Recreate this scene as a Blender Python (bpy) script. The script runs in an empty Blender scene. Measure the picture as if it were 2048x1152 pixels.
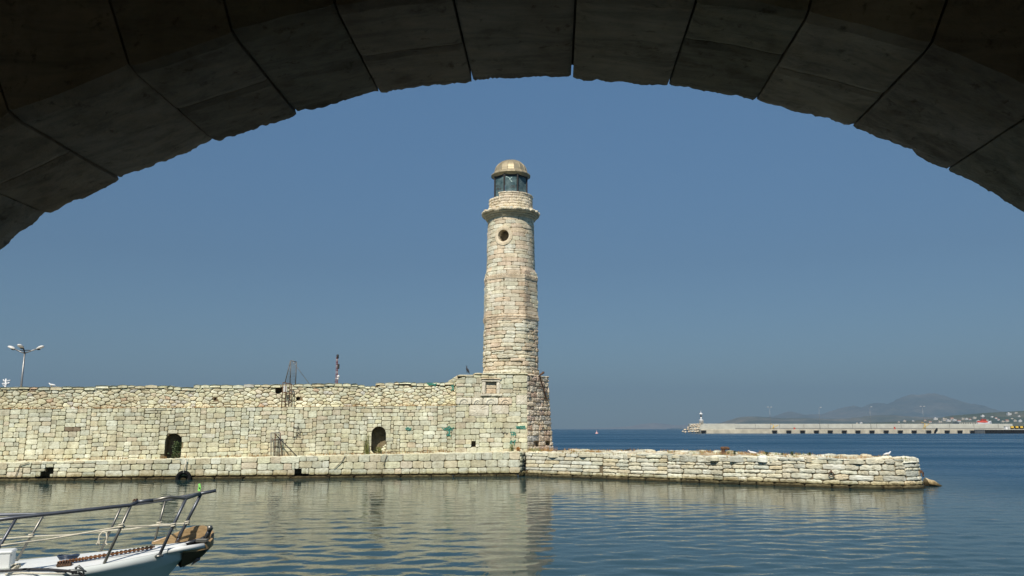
import bpy, math, random
import numpy as np
from mathutils import Vector
R = math.radians
rnd = random.Random(7)
nr = np.random.RandomState(7)
scene = bpy.context.scene
COL = scene.collection

# ------------------------------------------------------------------ camera geometry
F, CX, CY, H = 1607.0, 1024.0, 576.0, 2.8
PITCH = math.atan(282.0 / F)
SP, CP = math.sin(PITCH), math.cos(PITCH)
CAM = np.array([0.0, 0.0, H])
def ray(x, y):
    u = (x - CX) / F; v = (CY - y) / F
    return np.array([u, CP - v * SP, SP + v * CP])
def atY(x, y, Y):
    d = ray(x, y); return CAM + d * (Y / d[1])
def atZ(x, y, z):
    d = ray(x, y); return CAM + d * ((z - H) / d[2])
def atPlane(x, y, p, n):
    d = ray(x, y); return CAM + d * (np.dot(np.array(p) - CAM, n) / np.dot(d, n))

# ------------------------------------------------------------------ noise
def vnoise(x, y, seed=0):
    x = np.asarray(x, float); y = np.asarray(y, float)
    xi = np.floor(x).astype(np.int64); yi = np.floor(y).astype(np.int64)
    fx = x - xi; fy = y - yi
    fx = fx * fx * (3 - 2 * fx); fy = fy * fy * (3 - 2 * fy)
    def h(a, b):
        n = (a * 374761393 + b * 668265263 + seed * 974634777) & 0xffffffff
        n = ((n ^ (n >> 13)) * 1274126177) & 0xffffffff
        return ((n ^ (n >> 16)) & 0xffff) / 32767.5 - 1.0
    return (h(xi, yi) * (1 - fx) + h(xi + 1, yi) * fx) * (1 - fy) + (h(xi, yi + 1) * (1 - fx) + h(xi + 1, yi + 1) * fx) * fy
def fbm(x, y, seed=0, o=4):
    s = 0; a = 1.0; t = 0
    for k in range(o):
        s = s + a * vnoise(np.asarray(x) * 2 ** k, np.asarray(y) * 2 ** k, seed + k); t += a; a *= .5
    return s / t

# ------------------------------------------------------------------ mesh builder
WLOC = {}
class MB:
    def __init__(self):
        self.v = []; self.c = []; self.f = []; self.m = []; self.n = 0; self.mi = 0; self.sm = []
    def add(self, verts, faces, col=(.5, .5, .5), smooth=False):
        verts = np.asarray(verts, float).reshape(-1, 3)
        self.v.append(verts)
        c = np.asarray(col, float)
        if c.ndim == 1: c = np.tile(c[:3], (len(verts), 1))
        self.c.append(c[:, :3])
        b = self.n
        for f in faces:
            self.f.append([i + b for i in f]); self.m.append(self.mi); self.sm.append(smooth)
        self.n += len(verts)
    def quad(self, a, b, c, d, col=(.5, .5, .5)):
        self.add([a, b, c, d], [(0, 1, 2, 3)], col)
    def box(self, c, s, col=(.5, .5, .5), ax=None, bev=0.0):
        c = np.asarray(c, float); s = np.asarray(s, float) / 2
        A = np.eye(3) if ax is None else np.asarray(ax, float)
        if bev <= 0:
            pts = [c + A.T @ (s * np.array(k)) for k in ((-1,-1,-1),(1,-1,-1),(1,1,-1),(-1,1,-1),(-1,-1,1),(1,-1,1),(1,1,1),(-1,1,1))]
            self.add(pts, [(0,3,2,1),(4,5,6,7),(0,1,5,4),(1,2,6,5),(2,3,7,6),(3,0,4,7)], col); return
        b = bev; pts = []; idx = {}
        for sx in (-1,1):
            for sy in (-1,1):
                for sz in (-1,1):
                    for k in range(3):
                        p = np.array([sx*(s[0]-(b if k!=0 else 0)), sy*(s[1]-(b if k!=1 else 0)), sz*(s[2]-(b if k!=2 else 0))])
                        idx[(sx,sy,sz,k)] = len(pts); pts.append(c + A.T @ p)
        f = []
        for k in range(3):
            a, d = [(1,2),(2,0),(0,1)][k]
            for sg in (-1,1):
                q = []
                for (p1,p2) in ((-1,-1),(1,-1),(1,1),(-1,1)):
                    t=[0,0,0]; t[k]=sg; t[a]=p1; t[d]=p2; q.append(idx[(t[0],t[1],t[2],k)])
                f.append(q if sg>0 else q[::-1])
        for k in range(3):
            a, d = [(1,2),(2,0),(0,1)][k]
            for p1 in (-1,1):
                for p2 in (-1,1):
                    t=[0,0,0]; t[a]=p1; t[d]=p2
                    t0=list(t); t0[k]=-1; t1=list(t); t1[k]=1
                    f.append([idx[(*t0,a)],idx[(*t1,a)],idx[(*t1,d)],idx[(*t0,d)]])
        for sx in (-1,1):
            for sy in (-1,1):
                for sz in (-1,1):
                    f.append([idx[(sx,sy,sz,0)],idx[(sx,sy,sz,1)],idx[(sx,sy,sz,2)]])
        self.add(pts, f, col)
    def tube(self, pts, r, n=8, col=(.5,.5,.5), caps=True):
        pts = [np.asarray(p, float) for p in pts]
        rr = r if hasattr(r, '__len__') else [r] * len(pts)
        V = []; up = np.array([0.13, 0.21, .97])
        for i, p in enumerate(pts):
            t = pts[min(i+1, len(pts)-1)] - pts[max(i-1, 0)]
            t = t / (np.linalg.norm(t) + 1e-12)
            a = np.cross(t, up)
            if np.linalg.norm(a) < .05: a = np.cross(t, [1, 0, 0])
            a /= np.linalg.norm(a); b = np.cross(t, a)
            for k in range(n):
                th = 2*math.pi*k/n
                V.append(p + rr[i]*(math.cos(th)*a + math.sin(th)*b))
        f = []
        for i in range(len(pts)-1):
            for k in range(n):
                f.append((i*n+k, i*n+(k+1)%n, (i+1)*n+(k+1)%n, (i+1)*n+k))
        if caps:
            f.append(tuple(range(n))[::-1]); f.append(tuple((len(pts)-1)*n+k for k in range(n)))
        self.add(V, f, col, smooth=True)
    def lathe(self, c, prof, n=32, col=(.5,.5,.5), smooth=True, ph=0.0, jit=None, cap=True):
        c = np.asarray(c, float); V = []
        for i, (r, z) in enumerate(prof):
            for k in range(n):
                th = 2*math.pi*k/n + ph
                rr, zz = (r, z) if jit is None else jit(i, k, r, z)
                V.append(c + np.array([rr*math.cos(th), rr*math.sin(th), zz]))
        f = []
        for i in range(len(prof)-1):
            for k in range(n):
                f.append((i*n+k, i*n+(k+1)%n, (i+1)*n+(k+1)%n, (i+1)*n+k))
        if cap:
            f.append(tuple(range(n))[::-1]); f.append(tuple((len(prof)-1)*n+k for k in range(n)))
        self.add(V, f, col, smooth)
    def loft(self, rings, col=(.5,.5,.5), caps=True, closed=True, smooth=False):
        n = len(rings[0]); V = np.concatenate([np.asarray(r, float) for r in rings]); f = []
        for i in range(len(rings)-1):
            for k in range(n if closed else n-1):
                f.append((i*n+k, i*n+(k+1)%n, (i+1)*n+(k+1)%n, (i+1)*n+k))
        if caps and closed:
            f.append(tuple(range(n))[::-1]); f.append(tuple((len(rings)-1)*n+k for k in range(n)))
        self.add(V, f, col, smooth)
    def build(self, name, mats, parent=None, loc=None):
        V = np.concatenate(self.v); C = np.concatenate(self.c)
        off = np.zeros(3)
        if parent is not None: off = WLOC[parent.name]
        elif loc is not None: off = np.asarray(loc, float)
        V = V - off
        me = bpy.data.meshes.new(name)
        me.vertices.add(len(V)); me.vertices.foreach_set('co', V.astype(np.float32).ravel())
        lens = np.array([len(f) for f in self.f], np.int32)
        loops = np.fromiter((i for f in self.f for i in f), np.int32, int(lens.sum()))
        me.loops.add(len(loops)); me.loops.foreach_set('vertex_index', loops)
        me.polygons.add(len(lens))
        st = np.zeros(len(lens), np.int32); st[1:] = np.cumsum(lens)[:-1]
        me.polygons.foreach_set('loop_start', st)
        if not isinstance(mats, (list, tuple)): mats = [mats]
        for m in mats: me.materials.append(m)
        me.polygons.foreach_set('material_index', np.array(self.m, np.int32))
        me.polygons.foreach_set('use_smooth', np.array(self.sm, bool))
        at = me.color_attributes.new('Col', 'FLOAT_COLOR', 'POINT')
        at.data.foreach_set('color', np.concatenate([C, np.ones((len(C), 1))], 1).astype(np.float32).ravel())
        me.update(); me.validate()
        o = bpy.data.objects.new(name, me); COL.objects.link(o)
        if parent is not None: o.parent = parent
        elif loc is not None: o.location = Vector(off)
        WLOC[o.name] = off
        return o
def thing(name, loc, label, cat, group=None):
    o = bpy.data.objects.new(name, None); COL.objects.link(o)
    o.location = Vector([float(a) for a in loc]); o.empty_display_size = .3
    WLOC[o.name] = np.asarray(loc, float)
    o['label'] = label; o['category'] = cat
    if group: o['group'] = group
    return o
def tag(o, label=None, cat=None, group=None, kind=None):
    if label: o['label'] = label
    if cat: o['category'] = cat
    if group: o['group'] = group
    if kind: o['kind'] = kind
    return o
def copy_tree(o, parent=None):
    c = o.copy(); COL.objects.link(c)
    if parent is not None: c.parent = parent
    for ch in list(o.children): copy_tree(ch, c)
    return c

# ------------------------------------------------------------------ materials
def newmat(name):
    m = bpy.data.materials.new(name); m.use_nodes = True
    nt = m.node_tree; b = nt.nodes['Principled BSDF']
    return m, nt, b
def N(nt, t, **kw):
    n = nt.nodes.new(t)
    for k, v in kw.items():
        if k in n.inputs: n.inputs[k].default_value = v
        else: setattr(n, k, v)
    return n
def ramp(nt, stops):
    n = nt.nodes.new('ShaderNodeValToRGB'); e = n.color_ramp.elements
    while len(e) < len(stops): e.new(.5)
    for el, (p, c) in zip(e, stops):
        el.position = p; el.color = (*c, 1) if len(c) == 3 else c
    return n
def mixc(nt, a, b, fac, mode='MIX'):
    n = nt.nodes.new('ShaderNodeMix'); n.data_type = 'RGBA'; n.blend_type = mode
    for s, v in ((n.inputs[6], a), (n.inputs[7], b), (n.inputs[0], fac)):
        if hasattr(v, 'default_value') or hasattr(v, 'links'): nt.links.new(v, s)
        else: s.default_value = v if not isinstance(v, tuple) else (*v, 1)
    return n.outputs[2]
def noise(nt, co, scale, detail=4, rough=.55, dist=0):
    n = N(nt, 'ShaderNodeTexNoise'); n.inputs['Scale'].default_value = scale
    n.inputs['Detail'].default_value = detail; n.inputs['Roughness'].default_value = rough
    n.inputs['Distortion'].default_value = dist
    nt.links.new(co, n.inputs['Vector']); return n.outputs['Fac']
def plain(name, col, rough=.6, metal=0.0, var=.12, scale=6.0, bump=0.0):
    m, nt, b = newmat(name)
    tc = N(nt, 'ShaderNodeTexCoord')
    f = noise(nt, tc.outputs['Object'], scale)
    r = ramp(nt, [(.3, tuple(c*(1-var) for c in col)), (.7, tuple(min(1, c*(1+var)) for c in col))])
    nt.links.new(f, r.inputs[0]); nt.links.new(r.outputs[0], b.inputs['Base Color'])
    b.inputs['Roughness'].default_value = rough; b.inputs['Metallic'].default_value = metal
    if bump:
        bp = N(nt, 'ShaderNodeBump'); bp.inputs['Strength'].default_value = bump; bp.inputs['Distance'].default_value = .02
        f2 = noise(nt, tc.outputs['Object'], scale*4)
        nt.links.new(f2, bp.inputs['Height']); nt.links.new(bp.outputs[0], b.inputs['Normal'])
    return m
def stone_mat(name, wet=True, bump=.6, fs=9.0, gain=1.0, dist=.03):
    m, nt, b = newmat(name)
    geo = N(nt, 'ShaderNodeNewGeometry'); pos = geo.outputs['Position']
    at = N(nt, 'ShaderNodeAttribute'); at.attribute_name = 'Col'
    n1 = noise(nt, pos, fs, 6, .65); n2 = noise(nt, pos, fs*.18, 4, .6); n3 = noise(nt, pos, fs*3.2, 5, .7, .4)
    r1 = ramp(nt, [(.28, (.54,.49,.39)), (.46, (.95,.94,.90)), (.74, (1.16,1.16,1.14))]); nt.links.new(n1, r1.inputs[0])
    c = mixc(nt, at.outputs['Color'], r1.outputs[0], .8, 'MULTIPLY')
    r2 = ramp(nt, [(.35, (.86,.84,.80)), (.6, (1.05,1.03,1.0))]); nt.links.new(n2, r2.inputs[0])
    c = mixc(nt, c, r2.outputs[0], .9, 'MULTIPLY')
    # pits and lichen specks
    mpn = N(nt, 'ShaderNodeMapping'); mpn.inputs['Scale'].default_value = (1,1,.16); nt.links.new(pos, mpn.inputs[0])
    r5 = ramp(nt, [(.36, (.80,.76,.68)), (.56, (1.03,1.03,1.03))]); nt.links.new(noise(nt, mpn.outputs[0], 2.6, 4, .6), r5.inputs[0]); c = mixc(nt, c, r5.outputs[0], .7, 'MULTIPLY')
    r6 = ramp(nt, [(.38, (.88,.87,.83)), (.62, (1.06,1.05,1.03))]); nt.links.new(noise(nt, pos, .33, 3, .5), r6.inputs[0]); c = mixc(nt, c, r6.outputs[0], .9, 'MULTIPLY')
    r3 = ramp(nt, [(.30, (.34,.29,.22)), (.42, (1,1,1))]); nt.links.new(n3, r3.inputs[0])
    c = mixc(nt, c, r3.outputs[0], .75, 'MULTIPLY')
    if wet:
        sx = N(nt, 'ShaderNodeSeparateXYZ'); nt.links.new(pos, sx.inputs[0])
        w = N(nt, 'ShaderNodeMath', operation='MULTIPLY_ADD'); w.inputs[1].default_value = .22; nt.links.new(n2, w.inputs[0]); nt.links.new(sx.outputs[2], w.inputs[2])
        w2 = N(nt, 'ShaderNodeMath', operation='MULTIPLY_ADD'); w2.inputs[1].default_value = .2; nt.links.new(n1, w2.inputs[0]); nt.links.new(w.outputs[0], w2.inputs[2])
        r4 = ramp(nt, [(.27, (.09,.08,.04)), (.40, (.36,.30,.16)), (.47, (.72,.66,.48)), (.60, (1,1,1))]); nt.links.new(w2.outputs[0], r4.inputs[0])
        c = mixc(nt, c, r4.outputs[0], 1.0, 'MULTIPLY')
    hs_ = N(nt, 'ShaderNodeHueSaturation'); hs_.inputs['Saturation'].default_value = .85; nt.links.new(c, hs_.inputs['Color']); c = hs_.outputs[0]
    if gain != 1.0: c = mixc(nt, c, (gain,gain,gain), 1.0, 'MULTIPLY')
    nt.links.new(c, b.inputs['Base Color']); b.inputs['Roughness'].default_value = .92
    b.inputs['Specular IOR Level'].default_value = .2
    ad = N(nt, 'ShaderNodeMath', operation='MULTIPLY_ADD'); ad.inputs[1].default_value = .5
    nt.links.new(n3, ad.inputs[0]); nt.links.new(n1, ad.inputs[2])
    bp = N(nt, 'ShaderNodeBump'); bp.inputs['Strength'].default_value = bump; bp.inputs['Distance'].default_value = dist
    nt.links.new(ad.outputs[0], bp.inputs['Height']); nt.links.new(bp.outputs[0], b.inputs['Normal'])
    return m
M_STONE = stone_mat('weathered_limestone', gain=1.33, bump=.75, fs=6.0)
M_DRY = stone_mat('dry_limestone', wet=False, gain=1.33, bump=.75, fs=6.0)
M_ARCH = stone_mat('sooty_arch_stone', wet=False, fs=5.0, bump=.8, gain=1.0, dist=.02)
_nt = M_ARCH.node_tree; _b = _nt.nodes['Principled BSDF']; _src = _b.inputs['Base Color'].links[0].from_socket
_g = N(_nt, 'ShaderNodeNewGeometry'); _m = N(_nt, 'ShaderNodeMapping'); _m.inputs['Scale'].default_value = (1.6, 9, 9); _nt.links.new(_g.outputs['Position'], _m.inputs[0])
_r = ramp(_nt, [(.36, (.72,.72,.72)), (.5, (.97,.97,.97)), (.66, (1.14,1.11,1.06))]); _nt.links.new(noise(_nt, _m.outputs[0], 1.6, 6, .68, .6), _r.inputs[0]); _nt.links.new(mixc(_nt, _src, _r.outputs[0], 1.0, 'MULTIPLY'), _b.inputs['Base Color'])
M_RUST = plain('rusty_iron', (.13,.072,.04), .85, .2, .45, 14, .5)
M_DARKIRON = plain('dark_iron', (.035,.032,.03), .6, .5, .3, 9)
M_GALV = plain('galvanised_steel', (.28,.28,.27), .45, .7, .15, 8)
M_RUBBER = plain('black_rubber', (.014,.014,.013), .95, 0, .3, 10)
M_RUBBER.node_tree.nodes['Principled BSDF'].inputs['Specular IOR Level'].default_value = .1
M_WHITEPAINT = plain('white_paint', (.70,.70,.68), .45, 0, .05, 3)
M_LAMPWHITE = plain('lamp_housing', (.66,.65,.60), .4, 0, .08, 8)
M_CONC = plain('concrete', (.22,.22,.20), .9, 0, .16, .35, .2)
M_CONC2 = plain('pale_concrete', (.42,.425,.37), .9, 0, .12, .3, .2)
M_CONC3 = plain('stained_concrete', (.50,.455,.34), .9, 0, .25, .25, .2)
M_ROAD = plain('asphalt', (.10,.10,.10), .9, 0, .15, .5)
M_GREEN = plain('green_spray_paint', (.03,.27,.20), .6, 0, .25, 12)
M_BLACKSP = plain('black_spray_paint', (.06,.055,.05), .7, 0, .3, 12)
M_STRAW = plain('dry_straw', (.36,.22,.09), .9, 0, .35, 5)
M_STRAWG = plain('yellow_green_grass', (.22,.23,.07), .9, 0, .35, 5)
M_LEAF = plain('dark_leaf', (.055,.085,.025), .7, 0, .5, 7)
M_YELLOW = plain('yellow_paint', (.62,.40,.04), .6, 0, .15, 2)
M_RED = plain('red_paint', (.50,.07,.04), .55, 0, .15, 2)
M_ROPE = plain('pale_rope', (.58,.54,.42), .9, 0, .15, 40)
M_BIRD_W = plain('white_feathers', (.74,.74,.72), .8, 0, .08, 20)
M_BIRD_D = plain('dark_feathers', (.03,.03,.033), .8, 0, .3, 20)

# ------------------------------------------------------------------ stone palette
PAL = [((0.56, 0.558, 0.388), 5), ((0.521, 0.528, 0.393), 4), ((0.579, 0.594, 0.459), 3), ((0.521, 0.487, 0.332), 3), ((0.482, 0.507, 0.398), 2), ((0.531, 0.482, 0.352), 0.8), ((0.589, 0.609, 0.5), 1.0), ((0.454, 0.436, 0.316), 0.8)]
def pick(r, pal=PAL, jit=.09, gain=1.0):
    t = r.random() * sum(w for _, w in pal)
    for c, w in pal:
        t -= w
        if t <= 0: break
    k = gain * (1 + r.uniform(-jit, jit))
    return np.array([min(.9, c[0]*k*(1+r.uniform(-.02,.02))), min(.9, c[1]*k), min(.9, c[2]*k*(1+r.uniform(-.04,.04)))])

# ------------------------------------------------------------------ stone patches
def densify(P, n):
    P = np.asarray(P, float); Q = np.roll(P, -1, 0)
    L = np.linalg.norm(Q - P, axis=1); t = np.concatenate([[0], np.cumsum(L)])
    s = (np.arange(n) + .5) / n * t[-1]
    i = np.clip(np.searchsorted(t, s, side='right') - 1, 0, len(P) - 1)
    k = (s - t[i]) / np.maximum(L[i], 1e-9)
    return P[i] + (Q[i] - P[i]) * k[:, None]
def chaikin(P, q):
    P = np.asarray(P, float); Nx = np.roll(P, -1, 0)
    A = P + (Nx - P) * q; B = P + (Nx - P) * (1 - q)
    return np.stack([A, B], 1).reshape(-1, 2)
def add_stone(mb, poly, mapf, r, dep=0.0, gap=.02, rnd_=.14, bev=.03, jit=.006, back=-.09, col=None, sdf=None, n=16, pillow=.012, extra_round=0, pal=PAL, gain=1.0):
    P = np.asarray(poly, float)
    lo, hi = P.min(0), P.max(0); sz = hi - lo
    if sz[0] < .05 or sz[1] < .04: return
    c = (lo + hi) / 2
    sc = np.clip((sz - 2*gap) / sz, .3, 1)
    P = c + (P - c) * sc
    P = chaikin(P, rnd_)
    for _ in range(extra_round): P = chaikin(P, .25)
    O = densify(P, n)
    O = O + nr.uniform(-jit, jit, O.shape)
    if sdf is not None:
        O = sdf(O)
        if O is None: return
    cc = O.mean(0)
    s2 = np.clip((sz - 2*gap - 2*bev) / np.maximum(sz - 2*gap, .02), .25, 1)
    I = cc + (O - cc) * s2; J = cc + (O - cc) * s2 * .5
    d0 = np.full(n, back); d1 = np.full(n, dep - bev*.9); 
    tilt = nr.uniform(-.012, .012, 2)
    d2 = dep + (O - cc) @ tilt / np.maximum(sz.max(), .2) * 2 + nr.uniform(-pillow, pillow, n) * .5
    d3 = dep + pillow + nr.uniform(-pillow, pillow, n)
    uv = np.concatenate([O, O, I, J, cc[None]]); d = np.concatenate([d0, d1, d2, d3, [dep + pillow]])
    X = mapf(uv[:, 0], uv[:, 1], d)
    f = []
    for k in range(3):
        for i in range(n):
            j = (i+1) % n; f.append((k*n+i, k*n+j, (k+1)*n+j, (k+1)*n+i))
    for i in range(n): f.append((3*n+i, 3*n+(i+1) % n, 4*n))
    if col is None: col = pick(r, pal, gain=gain)
    mb.add(X, f, col)
def courses(r, U0, U1, V0, V1, ch, sw, wob=.03, wl=3.0, seed=0, split=.1, skew=.02):
    """irregular ashlar: list of quads (u,v)"""
    hs = []; v = V0
    while v < V1: h = r.uniform(*ch); hs.append(h); v += h
    k = (V1 - V0) / sum(hs); vs = np.concatenate([[0], np.cumsum(hs)]) * k + V0
    nrow = len(hs); out = []
    def b(i, u):
        if i == 0 or i == nrow: return vs[i]
        return vs[i] + wob * float(vnoise(u / wl, i * 7.31, seed)) + wob * .5 * float(vnoise(u / (wl*.3), i * 3.7, seed + 5))
    for i in range(nrow):
        u = U0 - r.uniform(0, sw[1]) ; us = []
        while u < U1:
            us.append(u); u += r.uniform(*sw) * (1.25 if r.random() < .12 else 1)
        us.append(u)
        for a, c in zip(us[:-1], us[1:]):
            a = max(a, U0); c = min(c, U1)
            if c - a < sw[0] * .35: continue
            s1 = r.uniform(-skew, skew) if a > U0 else 0; s2 = r.uniform(-skew, skew) if c < U1 else 0
            q = [(a - s1, b(i, a)), (c - s2, b(i, c)), (c + s2, b(i+1, c)), (a + s1, b(i+1, a))]
            if r.random() < split and vs[i+1] - vs[i] > .2:
                t = r.uniform(.35, .65)
                ml = (q[0][0]*(1-t) + q[3][0]*t, q[0][1]*(1-t) + q[3][1]*t); mr = (q[1][0]*(1-t) + q[2][0]*t, q[1][1]*(1-t) + q[2][1]*t)
                out.append([q[0], q[1], mr, ml]); out.append([ml, mr, q[2], q[3]])
            else: out.append(q)
    return out
def squared(r, U0, U1, V0, V1, unit=.10, uu=.06, hs=((1,.06),(2,.40),(3,.40),(4,.14)), ws=(5,12), align=.62, seed=0, warp=.025, jit=.010, wl=1.8):
    """squared rubble: blocks of mixed height that only partly keep to courses"""
    nu = max(4, int(round((U1-U0)/uu))); nv = max(2, int(round((V1-V0)/unit))); du = (U1-U0)/nu; dv = (V1-V0)/nv
    occ = np.zeros((nv, nu), bool); ids = np.full((nv, nu+1), -1); out = []
    def rh():
        t = r.random()*sum(w for _, w in hs)
        for h, w in hs:
            t -= w
            if t <= 0: return h
        return hs[-1][0]
    for j in range(nv):
        i = 0; last = None
        while i < nu:
            if occ[j, i]: i += 1; last = None; continue
            e = i
            while e < nu and not occ[j, e]: e += 1
            run = e - i; h = rh()
            if last is not None and r.random() < align and last > j: h = last - j
            h = min(h, nv - j)
            if nv - j - h == 1: h += 1
            w = r.randint(*ws); w = min(w + (2 if h == 1 else 0), int(h*(unit if unit > .05 else unit*3)/uu*3.4)+2)
            if run - w < ws[0]*.6: w = run if run <= ws[1]+3 else run//2
            if j > 0:                                   # break joints with the course below
                for dw in (0, 2, -2, 3, -3, 1, -1):
                    e2 = i + w + dw
                    if w + dw >= ws[0]*.6 and (e2 == i+run or (e2 < i+run-2 and ids[j-1, e2-1] == ids[j-1, e2])): w += dw; break
            occ[j:j+h, i:i+w] = True; ids[j:j+h, i:i+w] = len(out); last = j + h
            c = []
            for (a, b) in ((i,j),(i+w,j),(i+w,j+h),(i,j+h)):
                x, y = U0+a*du, V0+b*dv
                wx = warp*.6*float(vnoise(x/wl+9, y/.5, seed+2)) if 0 < a < nu else 0; wy = warp*float(vnoise(x/wl, y/.6, seed)) + warp*.5*float(vnoise(x/.5, y/.4, seed+7)) if 0 < b < nv else 0
                c.append((x + wx + (r.uniform(-jit,jit) if 0 < a < nu else 0), y + wy + (r.uniform(-jit,jit) if 0 < b < nv else 0)))
            out.append(c); i += w
    return out
def voronoi(r, U0, U1, V0, V1, su, sv, jit=.46):
    """irregular cells for rubble walling"""
    pts = {}; nu = int((U1-U0)/su)+1; nv = max(1, int(round((V1-V0)/sv)))
    su = (U1-U0)/nu; sv = (V1-V0)/nv
    for i in range(-2, nu+2):
        for j in range(-2, nv+2):
            pts[(i,j)] = np.array([U0+(i+.5+(.5 if j % 2 else 0)+r.uniform(-jit,jit))*su, V0+(j+.5+r.uniform(-jit,jit))*sv])
    A = np.array([1/su, 1/sv]); out = []
    for i in range(nu):
        for j in range(nv):
            p = pts[(i,j)] * A
            poly = [(p[0]-2.2,p[1]-2.2),(p[0]+2.2,p[1]-2.2),(p[0]+2.2,p[1]+2.2),(p[0]-2.2,p[1]+2.2)]
            for di in range(-2,3):
                for dj in range(-2,3):
                    if (di or dj) and (i+di, j+dj) in pts:
                        q = pts[(i+di,j+dj)] * A; m = (p+q)/2; nn = q-p; new = []
                        for a, b in zip(poly, poly[1:]+poly[:1]):
                            da = (a[0]-m[0])*nn[0]+(a[1]-m[1])*nn[1]; db = (b[0]-m[0])*nn[0]+(b[1]-m[1])*nn[1]
                            if da <= 0: new.append(a)
                            if da*db < 0:
                                t = da/(da-db); new.append((a[0]+(b[0]-a[0])*t, a[1]+(b[1]-a[1])*t))
                        poly = new
                        if len(poly) < 3: break
                if len(poly) < 3: break
            if len(poly) >= 3:
                P = np.array(poly)/A; P[:,0] = np.clip(P[:,0],U0,U1); P[:,1] = np.clip(P[:,1],V0,V1)
                out.append(P)
    return out
# openings: signed distance shapes in (u,v); negative inside
def sd_box(u0, u1, v0, v1):
    def f(O): 
        dx = np.maximum(u0 - O[:,0], O[:,0] - u1); dy = np.maximum(v0 - O[:,1], O[:,1] - v1)
        return np.maximum(dx, dy)
    return f
def sd_arch(uc, w, v0, v1):
    rr = w/2; vs = v1 - rr
    def f(O):
        du = np.abs(O[:,0]-uc)
        up = np.hypot(du, np.maximum(O[:,1]-vs, 0)) - rr
        return np.maximum(up, v0 - O[:,1])
    return f
def sd_disc(uc, vc, rr):
    return lambda O: np.hypot(O[:,0]-uc, O[:,1]-vc) - rr
def pusher(shapes, keep=.35):
    if not shapes: return None
    def g(O):
        for s in shapes:
            c = O.mean(0)[None]
            d = s(O)
            if s(c)[0] < .0: return None
            if (d < 0).any():
                O = O.copy(); e = 1e-3
                for _ in range(3):
                    d = s(O); m = d < .004
                    if not m.any(): break
                    gx = (s(O+[e,0])-s(O-[e,0]))/(2*e); gy = (s(O+[0,e])-s(O-[0,e]))/(2*e)
                    O[m] += (np.stack([gx,gy],1)*(.006-d)[:,None])[m]
        return O
    return g
def cutboxes(quads, boxes, minw=.07):
    out = []
    for q in quads:
        todo = [np.array(q, float)]
        for (a, b, c, d) in boxes:
            new = []
            for Qd in todo:
                lo, hi = Qd.min(0), Qd.max(0)
                if lo[0] >= b-.02 or hi[0] <= a+.02 or lo[1] >= d-.02 or hi[1] <= c+.02: new.append(Qd); continue
                R_ = lambda x0, x1, y0, y1: np.array([(x0,y0),(x1,y0),(x1,y1),(x0,y1)])
                if a-lo[0] > minw: new.append(R_(lo[0], a, lo[1], hi[1]))
                if hi[0]-b > minw: new.append(R_(b, hi[0], lo[1], hi[1]))
                m0, m1 = max(lo[0], a), min(hi[0], b)
                if m1-m0 > minw:
                    if c-lo[1] > .05: new.append(R_(m0, m1, lo[1], c))
                    if hi[1]-d > .05: new.append(R_(m0, m1, d, hi[1]))
            todo = new
        out += todo
    return out
def backing(mb, U0, U1, V0, V1, mapf, shapes, depth, step=.12, col=(.30,.23,.14), base=-.055, vtop=None):
    """mortar sheet with real recesses where there are openings"""
    nu = max(2, int((U1-U0)/step)); nv = max(2, int((V1-V0)/step))
    us = np.linspace(U0, U1, nu+1); vs = np.linspace(V0, V1, nv+1)
    for s, dd in zip(shapes, depth):     # refine lines near openings
        g = np.stack(np.meshgrid(us, vs), -1).reshape(-1,2); m = s(g) < .1
        if m.any():
            a, b = g[m].min(0)-.1, g[m].max(0)+.1
            us = np.unique(np.concatenate([us, np.arange(a[0], b[0], .03)])); vs = np.unique(np.concatenate([vs, np.arange(a[1], b[1], .03)]))
    us = us[(us >= U0) & (us <= U1)]; vs = vs[(vs >= V0) & (vs <= V1)]
    UU, VV = np.meshgrid(us, vs); O = np.stack([UU.ravel(), VV.ravel()], 1)
    D = base + .015*fbm(O[:,0]*4, O[:,1]*4, 3)
    for s, dd in zip(shapes, depth): D = np.where(s(O) < 0, -dd + .03*fbm(O[:,0]*5, O[:,1]*5, 9), D)
    if vtop is not None: O[:,1] = np.minimum(O[:,1], vtop(O[:,0]))
    X = mapf(O[:,0], O[:,1], D); n = len(us)
    f = [(j*n+i, j*n+i+1, (j+1)*n+i+1, (j+1)*n+i) for j in range(len(vs)-1) for i in range(n-1)]
    cc = np.array(col)[None] * (1 + .25*fbm(O[:,0]*3, O[:,1]*3, 4))[:,None]
    mb.add(X, f, cc)

# ================================================================== wall frame
A0 = atZ(0, 963, 0); B0 = atZ(1040, 953, 0)
W = (B0 - A0); LW = np.linalg.norm(W); W = W / LW
NW = np.array([W[1], -W[0], 0.0])               # towards the camera
def wall_uz(x, y, off=0.0):
    p = atPlane(x, y, A0 - NW*off, NW); return np.dot(p - A0, W), p[2]
def wmap(off, zb=None, zt=None):
    def f(u, v, d):
        u = np.asarray(u, float); v = np.asarray(v, float)
        z = v if zb is None else zb(u) + (zt(u) - zb(u)) * v
        return A0[None] + W[None]*u[:,None] + NW[None]*(np.asarray(d) - off)[:,None] + np.array([0,0,1.0])[None]*z[:,None]
    return f
def lin(p, q): 
    return lambda u: p[1] + (q[1]-p[1]) * (np.asarray(u) - p[0]) / (q[0]-p[0])
OFF1, OFF2 = 1.1, 1.75     # set-backs of wall face and parapet behind the quay face
zl = lin(wall_uz(0, 925, 0), wall_uz(900, 906, 0))             # quay ledge top
zm = lin(wall_uz(0, 818, OFF1), wall_uz(900, 811, OFF1))       # wall top
u_base = wall_uz(912, 800, OFF1)[0]; u_cor = wall_uz(1055, 850, OFF1)[0]
UL = -9.0

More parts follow.
